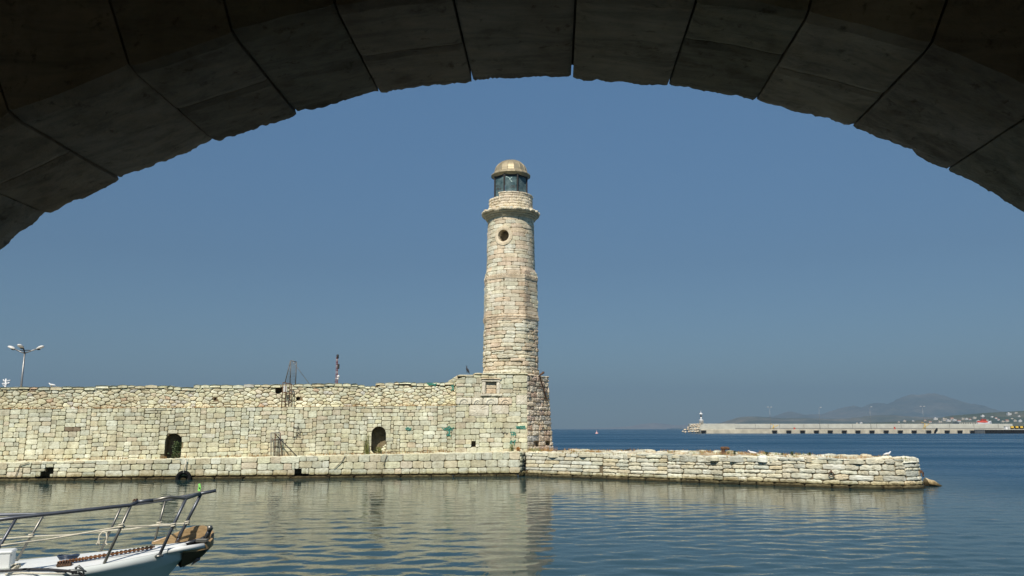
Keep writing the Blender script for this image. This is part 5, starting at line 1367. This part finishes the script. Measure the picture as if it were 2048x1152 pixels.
# rubber fenders along the face
fx = [1340+z/2.893 for z in (605,687,767,847,927,1008,1087,1168,1250,1332,1412,1496,1603,1677,1750)] + [1407]
proto = None
for i, x in enumerate(sorted(fx)):
    p = Q(x, 866); p = np.array([p[0], DQ-.02, .0])
    where = 'leftmost, beside the boulders' if i == 0 else ('one of the even row along the breakwater face')
    if proto is None:
        proto = thing('dock_fender', p, '', 'fender', 'black fenders along the breakwater'); mb = MB()
        mb.loft([[p+np.array(q) for q in ((-1.45,-.55,1.75),(1.45,-.55,1.75),(1.3,-.5,.15),(-1.3,-.5,.15))], [p+np.array(q) for q in ((-1.6,0,1.95),(1.6,0,1.95),(1.35,0,.05),(-1.35,0,.05))]]); mb.build('rubber_block', M_RUBBER, proto)
        mb = MB(); mb.box(p+np.array([-1.75,-.25,1.7]), (.22,.5,1.3)); mb.build('bracket', M_CONC2, proto); mb = MB(); mb.box(p+np.array([1.75,-.25,1.7]), (.22,.5,1.3)); mb.build('bracket', M_CONC2, proto)
        o = proto
    else:
        o = copy_tree(proto); o.location = Vector(p)
    if i == 0: o['label'] = 'black rubber dock fender closest to the boulders at the tip of the breakwater'
    elif i <= 12: o['label'] = 'black rubber dock fender in the even row along the breakwater face'
    else: o['label'] = 'shallower black fender of the last three before the dark jetty'
# boulders at the tip
rb = random.Random(15)
bl_px = [(1366,863,3.4),(1371,864,3.6),(1378,863.5,4.2),(1385,863.5,4),(1391,863.5,4),(1396,863,4.4),(1370,859.5,3.6),(1376,859,4.2),(1383,858.5,4.6),(1390,858.5,4.6),(1396,858,4.6),(1376,855,3.4),(1381,853.5,4),(1387,853,4.4),(1393,852.5,4.4),(1398,853,4),(1384,850,3.4),(1389,849.2,3.6),(1395,849,3.6),(1400,848.8,3.4)]
places = ['at the waterline', 'in the middle of the heap', 'near the top of the heap']
for i, (x, y, s) in enumerate(bl_px):
    z = Q(x, y)[2]; dpt = DQ + max(0, (z-.5))*1.3; p = atY(x, y, dpt); p[2] = max(p[2], .25); s = s*.3236*.62; mb = MB(); rings = []
    for zz, q in ((-.9,.45),(-.5,.9),(.0,1.05),(.5,.85),(.85,.4)):
        rings.append([p+np.array([s*q*math.cos(t)*rb.uniform(.75,1.25), s*q*math.sin(t)*rb.uniform(.75,1.25), s*zz*.85*rb.uniform(.8,1.2)]) for t in np.linspace(0,2*math.pi,8)[:-1]])
    mb.loft(rings, np.array([.52,.44,.32])*rb.uniform(.75,1.15)); lv = 0 if y > 861 else (1 if y > 854 else 2)
    tag(mb.build('boulder', M_DRY, loc=p), 'tan boulder piled at the tip of the breakwater, ' + places[lv], 'boulder', 'boulders at the tip of the breakwater')
# white beacon
p = np.array([Q(1414,850)[0], DQ+15.5, 6.25]); zz = lambda y: Q(1414, y, DQ+15.5)[2]
bc = thing('beacon', p, 'small white harbour beacon on a round base at the end of the breakwater', 'beacon')
mb = MB(); mb.lathe(p, [(1.45,-.05),(1.45,2.2),(1.55,2.3),(1.3,2.5),(.6,2.7)], 24); mb.build('base', M_WHITEPAINT, bc)
mb = MB(); mb.lathe((p[0],p[1],0), [(.52,zz(841)),(.42,zz(833.5))], 16); mb.build('column', M_WHITEPAINT, bc)
mb = MB(); mb.lathe((p[0],p[1],0), [(.56,zz(833.6)),(.60,zz(833.4)),(.58,zz(831.2)),(.50,zz(831))], 16); mb.build('dark_band', M_DARKIRON, bc)
mb = MB(); mb.lathe((p[0],p[1],0), [(.5,zz(831)),(.6,zz(830)),(.7,zz(829)),(1.25,zz(828.2)),(1.2,zz(827.6)),(.45,zz(826)),(.2,zz(825))], 16); mb.build('gallery', M_WHITEPAINT, bc)
mb = MB(); mb.tube([(p[0],p[1],zz(825.2)),(p[0],p[1],zz(821.5))], .11, 6); mb.build('finial', M_WHITEPAINT, bc)
# pier lamps
proto = None
for i, (x, y, n_) in enumerate(((1541,815,2),(1640,815.5,1),(1742,814.5,1),(1848,813.5,2))):
    p = Q(x, 850, DQ+14); p = np.array([p[0], DQ+14, 2.6]); zt_ = Q(x, y, DQ+14)[2]
    lab = ['twin-headed lamp post on the breakwater closest to the white beacon', 'first of two single-headed lamp posts along the breakwater, nearer the beacon', 'single-headed lamp post on the breakwater in front of the mountain foot', 'twin-headed lamp post on the breakwater below the mountain peak'][i]
    o = thing('pier_lamp', p, lab, 'street lamp', 'lamp posts along the breakwater')
    mb = MB(); mb.tube([p, (p[0],p[1],zt_)], [.10,.055], 6); mb.build('pole', M_GALV, o)
    for sx in ((-1,1) if n_ == 2 else (1,)):
        mb = MB(); c = np.array([p[0]+sx*1.15, p[1], zt_+.25]); mb.tube([(p[0],p[1],zt_), c-np.array([sx*.45,0,.02])], .06, 5); mb.build('arm', M_GALV, o)
        mb = MB(); mb.box(c, (1.0,.5,.26), bev=.08); mb.build('lamp_head', M_LAMPWHITE, o)
# red and yellow fittings on the quay
def bollard_small(x, mat, lab, nm, cat, h=1.6):
    p = np.array([Q(x,857)[0], DQ+2.5, 2.6]); mb = MB(); mb.lathe(p, [(.45,0),(.45,.1),(.3,.2),(.28,h*.7),(.42,h*.78),(.42,h*.95),(.2,h)], 12); mb.box(p+np.array([.55,0,h*.45]), (.5,.35,.8), bev=.05); tag(mb.build(nm, mat, loc=p), lab, cat)
bollard_small(1792.5, M_RED, 'red mooring post on the breakwater quay left of the yellow derrick', 'mooring_post', 'bollard')
bollard_small(1591, M_RED, 'red mooring post on the breakwater quay between the twin-headed lamp and the first single one', 'mooring_post', 'bollard', 1.2)
# yellow derricks
for (x, lab, hgt) in ((1549, 'small yellow derrick at the start of the fender row on the breakwater', 3.4), (1853, 'yellow derrick with crossed arms on the breakwater below the mountain peak', 4.6)):
    p = np.array([Q(x,857)[0], DQ+1.6, 2.6]); o = thing('derrick', p, lab, 'crane'); mb = MB(); mb.tube([p, p+UZ*hgt*.8], .20, 6); mb.tube([p+np.array([-1.6,0,0]), p+UZ*hgt*.6], .15, 6); mb.build('mast', M_YELLOW, o)
    mb = MB(); mb.tube([p+UZ*hgt*.35, p+np.array([3.0,0,hgt*.75])], .16, 6); mb.tube([p+UZ*hgt*.8, p+np.array([-2.2,0,hgt*1.0])], .12, 6); mb.tube([p+UZ*hgt*.8, p+np.array([3.0,0,hgt*.75])], .05, 5); mb.build('boom', M_YELLOW, o)
p = np.array([Q(1868,866)[0], DQ-.6, 0]); mb = MB(); mb.tube([p+UZ*(-.4), p+np.array([.6,0,1.6]), p+np.array([2.0,0,3.1])], [.55,.5,.55], 8); mb.tube([p+np.array([1.2,0,2.2]), p+np.array([1.9,.3,2.2])], .3, 6); tag(mb.build('leaning_pile', M_RUBBER, loc=p), 'thick black pile leaning right against the breakwater face', 'pile')
# dark jetty at the right
x0_, x1_ = Q(1970,862,508)[0], 330.0
jt = thing('dark_jetty', np.array([x0_+20,508,0]), 'black sheet-piled jetty face at the right edge of the breakwater', 'jetty')
mb = MB(); rings = []
for i, x in enumerate(np.arange(x0_, x1_, .8)): d = .35 if (i//2) % 2 else 0.0; rings.append([np.array([x, 508+d, z]) for z in (-.6, .4, 1.4, 2.3)])
mb.loft(rings, closed=False, caps=False); mb.build('sheet_piling', M_RUBBER, jt)
mb = MB(); mb.box(((x0_+x1_)/2, 514.2, 2.36), (x1_-x0_, 12.0, .26), bev=.04); mb.build('deck', M_CONC2, jt)
mb = MB(); mb.box((x0_+.2, 514.2, .85), (.3, 11.4, 2.7)); mb.build('end_wall', M_CONC, jt)
yb = None
for i in range(6):
    x = Q(2016,851)[0] + i*2.9; p = np.array([x, 516.0, 2.62])
    if yb is None:
        yb = thing('barrier_block', p, '', 'barrier', 'yellow and black barrier blocks on the jetty'); mb = MB(); mb.loft([[p+np.array(q) for q in ((-.85,-.6,.8),(.85,-.6,.8),(.85,.6,.8),(-.85,.6,.8))], [p+np.array(q) for q in ((-.8,-.5,2.0),(.8,-.5,2.0),(.8,.5,2.0),(-.8,.5,2.0))]]); mb.build('yellow_block', M_YELLOW, yb)
        mb = MB(); mb.box(p+np.array([1.4,0,1.3]), (1.06,1.0,1.1), bev=.05); mb.build('black_block', M_RUBBER, yb); mb = MB(); mb.box(p+np.array([0,0,.4]), (1.5,.9,.8), bev=.05); mb.build('black_block', M_RUBBER, yb); o = yb
    else: o = copy_tree(yb); o.location = Vector(p)
    o['label'] = 'yellow and black barrier block in the row on the dark jetty'
    if x > Q(2070,851)[0]: break
p = np.array([Q(2007,851)[0], 517.0, 2.5]); o = thing('white_hut', p, 'white hut left of the yellow barrier blocks on the jetty', 'hut'); mb = MB(); mb.box(p+UZ*.95, (2.4,2,1.9), bev=.05); mb.build('wall', M_WHITEPAINT, o); mb = MB(); mb.box(p+UZ*1.97, (2.7,2.3,.13)); mb.build('roof', M_CONC, o); mb = MB(); mb.box(p+np.array([.4,-1.0,.7]), (.6,.06,1.4)); mb.build('door', M_CONC, o)
p = np.array([Q(2044,855)[0], 511.5, 2.5]); o = thing('red_skip', p, 'red skip on the dark jetty in front of the yellow barriers', 'skip'); mb = MB(); mb.loft([[p+np.array(q) for q in ((-.9,-.6,.1),(.9,-.6,.1),(.9,.6,.1),(-.9,.6,.1))],[p+np.array(q) for q in ((-1.3,-.8,1.3),(1.3,-.8,1.3),(1.3,.8,1.3),(-1.3,.8,1.3))]]); mb.build('body', M_RED, o); mb = MB(); mb.box(p+UZ*1.34, (2.75,1.75,.1)); mb.build('rim', M_DARKIRON, o)
# vessel moored behind the wall
DV = 560.0; V_ = lambda x, y: atY(x, y, DV); p = V_(1966,848); p[2] = 0
sv = thing('tug_boat', p, 'white vessel with a red wheelhouse moored behind the breakwater at the right', 'boat')
mb = MB(); rings = []
for s, w_, z in ((-4.6,1.8,7.2),(-4.2,2.2,7.2),(0,2.6,6.9),(3.4,2.2,7.4),(5.4,.9,8.2),(5.9,.1,8.4)): rings.append([p+np.array([s,-w_*.7,-.5]), p+np.array([s,-w_,z]), p+np.array([s,w_,z]), p+np.array([s,w_*.7,-.5])])
mb.loft(rings); mb.build('hull', M_WHITEPAINT, sv)
mb = MB(); mb.loft([[p+np.array([a,b,7.2]) for a,b in ((-3.6,-1.5),(2.8,-1.5),(2.8,1.5),(-3.6,1.5))],[p+np.array([a,b,8.4]) for a,b in ((-2.8,-1.3),(2.0,-1.3),(2.0,1.3),(-2.8,1.3))]]); mb.box(p+np.array([.6,0,8.95]), (2.6,2.2,1.0), bev=.1); mb.build('wheelhouse', M_RED, sv)
mb = MB(); mb.box(p+np.array([.6,-1.12,9.0]), (2.0,.06,.4)); mb.build('window_band', M_DARKIRON, sv)
mb = MB(); mb.tube([p+np.array([.4,0,9.4]), p+np.array([.4,0,12.6])], .12, 6); mb.tube([p+np.array([-.5,0,11.6]), p+np.array([1.3,0,11.6])], .07, 5); mb.build('mast', M_WHITEPAINT, sv)
p = np.array([Q(1930,848,545)[0], 545, 3.0]); o = thing('warehouse', p, 'long pale flat-roofed shed behind the breakwater left of the red-topped vessel', 'building'); L_ = 10.5
mb = MB(); mb.box(p+UZ*1.6, (L_*1.1,8,5.0)); mb.build('wall', M_CONC2, o); mb = MB(); mb.box(p+UZ*4.2, (L_*1.15,8.4,.2)); mb.build('roof', M_CONC2, o)
for k in range(7): mb = MB(); mb.box(p+np.array([-L_*.46+k*L_*.15,-4.03,3.6]), (.7,.06,.5), bev=.01); mb.build('window', M_DARKIRON, o)
# buoy
p = atZ(1193.5, 867.5, 0); mb = MB(); mb.lathe(p, [(.1,-.4),(.8,-.3),(1.0,.1),(.8,.55),(.25,.8),(.2,1.6),(.28,1.7),(.05,1.9)], 16); tag(mb.build('buoy', plain('pink_buoy', (.62,.36,.34), .5), loc=p), 'small pale pink buoy floating far out on the sea right of the lighthouse', 'buoy')

# ================================================================== hills and mountains
def terrain_mat(name, a, b, c, sc):
    m, nt, bs = newmat(name); geo = N(nt, 'ShaderNodeNewGeometry'); n1 = noise(nt, geo.outputs['Position'], sc, 6, .62); n2 = noise(nt, geo.outputs['Position'], sc*6, 5, .65)
    rp = ramp(nt, [(.36, a), (.5, b), (.66, c)]); nt.links.new(n1, rp.inputs[0]); r2 = ramp(nt, [(.35,(.42,.50,.48)),(.62,(.86,.90,.84))]); nt.links.new(n2, r2.inputs[0])
    nt.links.new(mixc(nt, rp.outputs[0], r2.outputs[0], .8, 'MULTIPLY'), bs.inputs['Base Color']); bs.inputs['Roughness'].default_value = .95; bs.inputs['Specular IOR Level'].default_value = .1; return m
def ridge(name, sky, D, wd, mat, amp, seed, nx=220, ny=34, shape=1.2):
    xs = np.array([p[0] for p in sky], float); ys = np.array([p[1] for p in sky], float)
    px = np.linspace(xs[0], xs[-1], nx); py = np.interp(px, xs, ys)
    X = np.array([atY(a, b, D)[0] for a, b in zip(px, py)]); Z = np.maximum(0, np.array([atY(a, b, D)[2] for a, b in zip(px, py)]))
    sm = np.convolve(np.pad(Z, 3, mode='edge'), np.ones(7)/7, 'valid'); Z = .8*Z+.2*sm
    t = np.linspace(-1, 1, ny); sc = 1.0/(X[-1]-X[0])*28
    hmax = Z.max()
    def zf(x, tt):
        zr = np.interp(x, X, Z); e = np.clip(1-np.abs(tt), 0, 1)**shape
        rg_ = 1-np.abs(fbm(x*sc*.9+tt*1.3, tt*3.1+x*sc*.2, seed))
        return np.maximum(zr*e*(1 - amp*(1-e)*1.1*(1-rg_)) + hmax*.12*amp*fbm(x*sc*2, tt*6, seed+3)*e*(1-e)*2 + zr*.03*fbm(x*sc*6, tt*12, seed+6)*(e>.0), -3) - 2*(np.abs(tt) > .999)
    XX, TT = np.meshgrid(X, t); ZZ = zf(XX, TT); YY = D + TT*wd
    # spread rows outward with depth so columns stay vertical in plan
    V = np.stack([XX.ravel(), YY.ravel(), ZZ.ravel()], 1); f = [(j*nx+i, j*nx+i+1, (j+1)*nx+i+1, (j+1)*nx+i) for j in range(ny-1) for i in range(nx-1)]
    mb = MB(); mb.add(V, f, (.2,.2,.15), smooth=True); o = mb.build(name, mat); tag(o, kind='structure')
    return lambda x, Y: float(zf(np.array([x]), np.array([(Y-D)/wd]))[0])
MH1 = terrain_mat('scrub_hillside', (.035,.055,.03), (.07,.085,.045), (.16,.14,.09), .004)
MH2 = terrain_mat('dry_hillside', (.06,.075,.045), (.13,.12,.075), (.24,.19,.13), .002)
MH3 = terrain_mat('mountain_rock', (.09,.10,.08), (.16,.145,.11), (.24,.20,.16), .0010)
MTN = [(1380,858),(1440,849),(1500,838),(1554,831),(1578,822),(1590,825),(1600,829),(1651,827),(1672,818),(1690,813),(1706,811),(1724,815),(1735,809),(1748,804),(1762,806),(1775,807),(1789,803),(1804,793),(1820,787),(1841,789),(1858,785),(1872,786.5),(1884,789),(1900,797),(1928,809),(1948,818),(1990,824),(2060,828),(2180,836),(2300,850)]
ridge('mountain', MTN, 10500., 2600., MH3, .95, 11, 300, 60)
MID = [(1400,858),(1440,849),(1461,840),(1478,834),(1496,832),(1533,833.5),(1560,836),(1600,835),(1650,837),(1700,836),(1722,833),(1755,828.5),(1785,829),(1806,831.5),(1860,834),(1930,836),(2000,838),(2150,846),(2250,858)]
ridge('hills', MID, 6500., 1500., MH2, .7, 23, 220, 34)
NEAR = [(1520,858),(1560,852),(1640,848.5),(1700,847),(1780,843.5),(1850,839),(1885,835),(1912,830),(1945,827.5),(1980,824.5),(2020,822),(2048,820.5),(2120,818),(2200,822),(2320,840)]
hz = ridge('town_hill', NEAR, 3300., 750., MH1, .5, 37, 220, 34, shape=.95)
ridge('far_coast', [(1130,858.2),(1170,857),(1220,855.5),(1260,852),(1290,846.5),(1310,845),(1330,847),(1350,850),(1390,849),(1430,851),(1480,854),(1560,857)], 13500., 900., terrain_mat('pale_far_coast', (.30,.22,.18), (.36,.27,.22), (.42,.33,.27), .003), .6, 51, 120, 20)
# houses of the town
M_WALLS = [plain('white_house_wall', (.72,.70,.66), .8, 0, .06, .2), plain('cream_house_wall', (.62,.55,.44), .8, 0, .06, .2)]
M_TILE = plain('roof_tile', (.40,.17,.10), .8, 0, .2, .3)
rh = random.Random(19)
def house(x, y, w_, lab, pitched=False, cat='house'):
    d = ray(x, y); Y = None
    for k in np.linspace(2560, 3290, 300):
        if CAM[2]+d[2]*k/d[1] <= hz(d[0]*k/d[1], k) : Y = k; break
    if Y is None: Y = 2900.
    p = np.array([d[0]*Y/d[1], Y, max(0, hz(d[0]*Y/d[1], Y))-1.0]); w_ = w_*Y/F; h_ = w_*rh.uniform(.45,.7); dp = w_*.7
    mb = MB(); mb.box(p+UZ*h_/2, (w_,dp,h_)); 
    if not pitched: mb.box(p+np.array([w_*rh.uniform(-.25,.25),dp*.1,h_*1.12]), (w_*.35,dp*.5,h_*.3)); mb.box(p+np.array([0,0,h_*1.01]), (w_*1.05,dp*1.05,h_*.06))
    mb.mi = 1
    for k in range(3): mb.box(p+np.array([w_*(-.3+.3*k),-dp*.5,h_*.55]), (w_*.12,dp*.03,h_*.3))
    mb.mi = 2
    if pitched:
        a = [p+np.array([sx*w_*.55,sy*dp*.55,h_]) for sx,sy in ((-1,-1),(1,-1),(1,1),(-1,1))]+[p+np.array([-w_*.5,0,h_*1.4]),p+np.array([w_*.5,0,h_*1.4])]; mb.add(a, [(0,1,5,4),(2,3,4,5),(1,2,5),(3,0,4),(3,2,1,0)])
    tag(mb.build('house', [rh.choice(M_WALLS), M_DARKIRON, M_TILE], loc=p), lab, cat, 'town houses across the bay')
hs = [(1805,837.5,4),(1841,838.5,6),(1871,839.5,7),(1889,841.5,8),(1897,843,7),(1904,840.5,6),(1909,842,7),(1926,839.5,5),(1933,839.5,5),(1940,840.5,4),(1949,837.5,6),(1965,834,6),(1984,835,4),(1992,838,4),(2018,830.5,7),(2032,827,5),(2006,845,7),(2014,844,6),(2030,843,5),(2040,844,6),(1880,845,6),(1860,846,5),(1809,844,5),(1797,845,4),(1826,843,4),(1850,842,4),(1722,847.5,5),(1714,847.5,4),(1975,842,4),(1997,841,4),(2024,838,4),(2038,834,4),(1956,843.5,5),(1918,844.5,6)]
for i, (x, y, w_) in enumerate(hs):
    zone = 'high on the slope' if y < 836 else ('halfway up the slope' if y < 841.5 else 'near the shore')
    part_ = 'right of the red-topped vessel' if x > 1976 else ('above the pale shed' if x > 1880 else 'left of the pale shed')
    pt_ = (i % 4 == 1)
    lab = ('tiled-roof' if pt_ else 'flat-roofed') + ' pale house ' + zone + ' across the bay, ' + part_
    if (x, y) == (2018, 830.5): lab = 'largest white house high on the slope at the right edge across the bay'; 
    house(x, y, w_, lab, pt_)
for i in range(34): house(1568+i*3.9+rh.uniform(-1,1), 846.8+rh.uniform(-.8,.9), rh.uniform(2.2,3.8), 'tiny pale house in the shoreline row behind the middle of the breakwater', i % 5 == 2)

# ================================================================== water
m, nt, b = newmat('sea_water')
geo = N(nt, 'ShaderNodeNewGeometry'); pos = geo.outputs['Position']
b.inputs['Base Color'].default_value = (.006,.026,.045,1); b.inputs['Roughness'].default_value = .03; b.inputs['IOR'].default_value = 1.33; b.inputs['Specular IOR Level'].default_value = .5
sep = N(nt, 'ShaderNodeSeparateXYZ'); nt.links.new(pos, sep.inputs[0])
# small wind ripples everywhere, chop on the open sea beyond the mole
n1 = noise(nt, pos, 4.2, 3, .55, .3); n2 = noise(nt, pos, .8, 4, .6, .2); n3 = noise(nt, pos, .06, 2, .5)
op = N(nt, 'ShaderNodeMapRange'); op.inputs['From Min'].default_value = 46; op.inputs['From Max'].default_value = 62; op.inputs['To Min'].default_value = 0; op.inputs['To Max'].default_value = 1; nt.links.new(sep.outputs[1], op.inputs['Value'])
sx = N(nt, 'ShaderNodeMapRange'); sx.inputs['From Min'].default_value = 16; sx.inputs['From Max'].default_value = 30; nt.links.new(sep.outputs[0], sx.inputs['Value'])
mx = N(nt, 'ShaderNodeMath', operation='MAXIMUM'); nt.links.new(op.outputs[0], mx.inputs[0]); nt.links.new(sx.outputs[0], mx.inputs[1])
b1 = N(nt, 'ShaderNodeBump'); b1.inputs['Distance'].default_value = .018; b1.inputs['Strength'].default_value = .38; nt.links.new(n1, b1.inputs['Height'])
b2 = N(nt, 'ShaderNodeBump'); b2.inputs['Distance'].default_value = .30; nt.links.new(n2, b2.inputs['Height']); nt.links.new(b1.outputs[0], b2.inputs['Normal'])
ms = N(nt, 'ShaderNodeMath', operation='MULTIPLY'); ms.inputs[1].default_value = .9; nt.links.new(mx.outputs[0], ms.inputs[0]); nt.links.new(ms.outputs[0], b2.inputs['Strength'])
nt.links.new(b2.outputs[0], b.inputs['Normal'])
rr_n = N(nt, 'ShaderNodeMath', operation='MULTIPLY_ADD'); rr_n.inputs[1].default_value = .30; rr_n.inputs[2].default_value = .03
mpw = N(nt, 'ShaderNodeMapping'); mpw.inputs['Scale'].default_value = (.012,.035,1); nt.links.new(pos, mpw.inputs[0])
stk = ramp(nt, [(.38, (.45,.45,.45)), (.60, (1.25,1.25,1.25))]); nt.links.new(noise(nt, mpw.outputs[0], 1.0, 5, .65), stk.inputs[0])   # wind streaks
mst = N(nt, 'ShaderNodeMath', operation='MULTIPLY'); nt.links.new(stk.outputs[0], mst.inputs[0]); nt.links.new(mx.outputs[0], mst.inputs[1]); nt.links.new(mst.outputs[0], rr_n.inputs[0]); nt.links.new(rr_n.outputs[0], b.inputs['Roughness'])
cm = mixc(nt, (.018,.046,.046), (.003,.040,.080), mx.outputs[0]); nt.links.new(cm, b.inputs['Base Color'])
M_WATER = m
def grow(a, b, s0, g):
    out = [a]; s = s0
    while out[-1] < b: out.append(out[-1]+s); s *= g
    return out
ys = np.array(grow(D1-2.0, 62, .050, 1.0042)); ys = np.concatenate([[-14000,-3000,-600,-100,-20,-4], ys, grow(64, 15500, 2.5, 1.16)])
xd_ = np.arange(-30, 36, .11); xs_ = np.concatenate([-np.array(grow(30.5, 15500, 1.5, 1.25))[::-1], xd_, np.array(grow(36.5, 15500, 1.5, 1.25))])
GX, GY = np.meshgrid(xs_, ys); ZZ = np.zeros_like(GX)
wr_ = random.Random(101)
for k in range(110):
    lam = math.exp(wr_.uniform(math.log(.26), math.log(1.35))); an = wr_.gauss(math.pi/2+.10, .50); sl = .0116*(1.0 if lam > .6 else 1.0); a_ = sl*lam/(2*math.pi)
    ZZ += a_*np.sin((GX*math.cos(an)+GY*math.sin(an))*2*math.pi/lam + wr_.uniform(0, 6.28))
gust = .62 + .55*np.clip(fbm(GX*.09, GY*.06, 44)+.25, -.4, 1)
calm = np.interp(GY, [0, 12, 20, 34, 46, 62], [1.5, 1.35, 1.0, .55, .45, .9])
fade = np.clip((GX+30)/3, 0, 1)*np.clip((35.5-GX)/3, 0, 1)*np.clip((GY-1.0)/1.5, 0, 1)*np.clip((62-GY)/6, 0, 1)
ZZ *= gust*calm*fade
V = np.stack([GX.ravel(), GY.ravel(), ZZ.ravel()], 1).astype(np.float32); nx, ny = len(xs_), len(ys)
ii = (np.arange(ny-1)[:,None]*nx + np.arange(nx-1)[None]).ravel(); fq = np.stack([ii, ii+1, ii+nx+1, ii+nx], 1)
me = bpy.data.meshes.new('water'); me.vertices.add(len(V)); me.vertices.foreach_set('co', V.ravel()); me.loops.add(fq.size); me.loops.foreach_set('vertex_index', fq.ravel().astype(np.int32)); me.polygons.add(len(fq)); me.polygons.foreach_set('loop_start', (np.arange(len(fq))*4).astype(np.int32)); me.polygons.foreach_set('use_smooth', np.ones(len(fq), bool)); me.update()
me.materials.append(M_WATER); wo = bpy.data.objects.new('water', me); COL.objects.link(wo); tag(wo, kind='structure')

# ================================================================== haze
HAZE_D = 1.35e-4
m = bpy.data.materials.new('sea_haze'); m.use_nodes = True; nt = m.node_tree; nt.nodes.clear(); out = nt.nodes.new('ShaderNodeOutputMaterial'); pv = nt.nodes.new('ShaderNodeVolumePrincipled')
pv.inputs['Color'].default_value = (.29,.445,.59,1); pv.inputs['Density'].default_value = HAZE_D; pv.inputs['Anisotropy'].default_value = 0.0; nt.links.new(pv.outputs[0], out.inputs['Volume'])
mb = MB(); mb.box((0, 0, 400-1.5), (32400, 32400, 800)); hb = mb.build('haze', m); tag(hb, 'thin blue-grey sea haze over the bay', 'haze', kind='stuff')

# ================================================================== light, sky, camera
SUN_EL, SUN_AZ = R(50), R(17)         # azimuth measured left of straight behind the camera
sdir = np.array([-math.sin(SUN_AZ)*math.cos(SUN_EL), -math.cos(SUN_AZ)*math.cos(SUN_EL), math.sin(SUN_EL)])
sl_d = bpy.data.lights.new('sun', 'SUN'); sl_d.energy = 5.0; sl_d.angle = R(.5); sl_d.color = (1.0,.925,.83)
so = bpy.data.objects.new('sun', sl_d); COL.objects.link(so); so.rotation_euler = Vector(sdir).to_track_quat('Z', 'Y').to_euler()
w = bpy.data.worlds.new('World'); scene.world = w; w.use_nodes = True; nt = w.node_tree; bg = nt.nodes['Background']
sky = nt.nodes.new('ShaderNodeTexSky'); sky.sky_type = 'NISHITA'; sky.sun_disc = False; sky.sun_elevation = SUN_EL; sky.sun_rotation = math.atan2(sdir[0], sdir[1]); sky.altitude = 0; sky.air_density = 1.0; sky.dust_density = .2; sky.ozone_density = 2.0
bg.inputs['Strength'].default_value = .12
geo = nt.nodes.new('ShaderNodeTexCoord'); sz = nt.nodes.new('ShaderNodeSeparateXYZ'); nt.links.new(geo.outputs['Generated'], sz.inputs[0])
rp = ramp(nt, [(.0, (.29,.36,.42)), (.20, (.32,.405,.46)), (.42, (.50,.66,.72)), (.8, (.50,.66,.72))]); nt.links.new(sz.outputs[2], rp.inputs[0])   # clear Aegean air: deeper blue overhead
mxs = nt.nodes.new('ShaderNodeVectorMath'); mxs.operation = 'MULTIPLY'; nt.links.new(sky.outputs[0], mxs.inputs[0]); nt.links.new(rp.outputs[0], mxs.inputs[1]); nt.links.new(mxs.outputs[0], bg.inputs['Color'])
cam = bpy.data.cameras.new('camera'); cam.sensor_width = 36; cam.lens = F/2048*36; cam.clip_start = .05; cam.clip_end = 60000
co = bpy.data.objects.new('camera', cam); COL.objects.link(co); co.location = (0,0,H); co.rotation_euler = (math.pi/2+PITCH, 0, 0); scene.camera = co
scene.view_settings.view_transform = 'Standard'; scene.view_settings.look = 'None'; scene.view_settings.exposure = .2; scene.view_settings.gamma = 1
cy = scene.cycles; cy.use_denoising = True; cy.max_bounces = 8; cy.diffuse_bounces = 4; cy.glossy_bounces = 4; cy.transmission_bounces = 6; cy.volume_bounces = 0; cy.caustics_reflective = False; cy.caustics_refractive = False
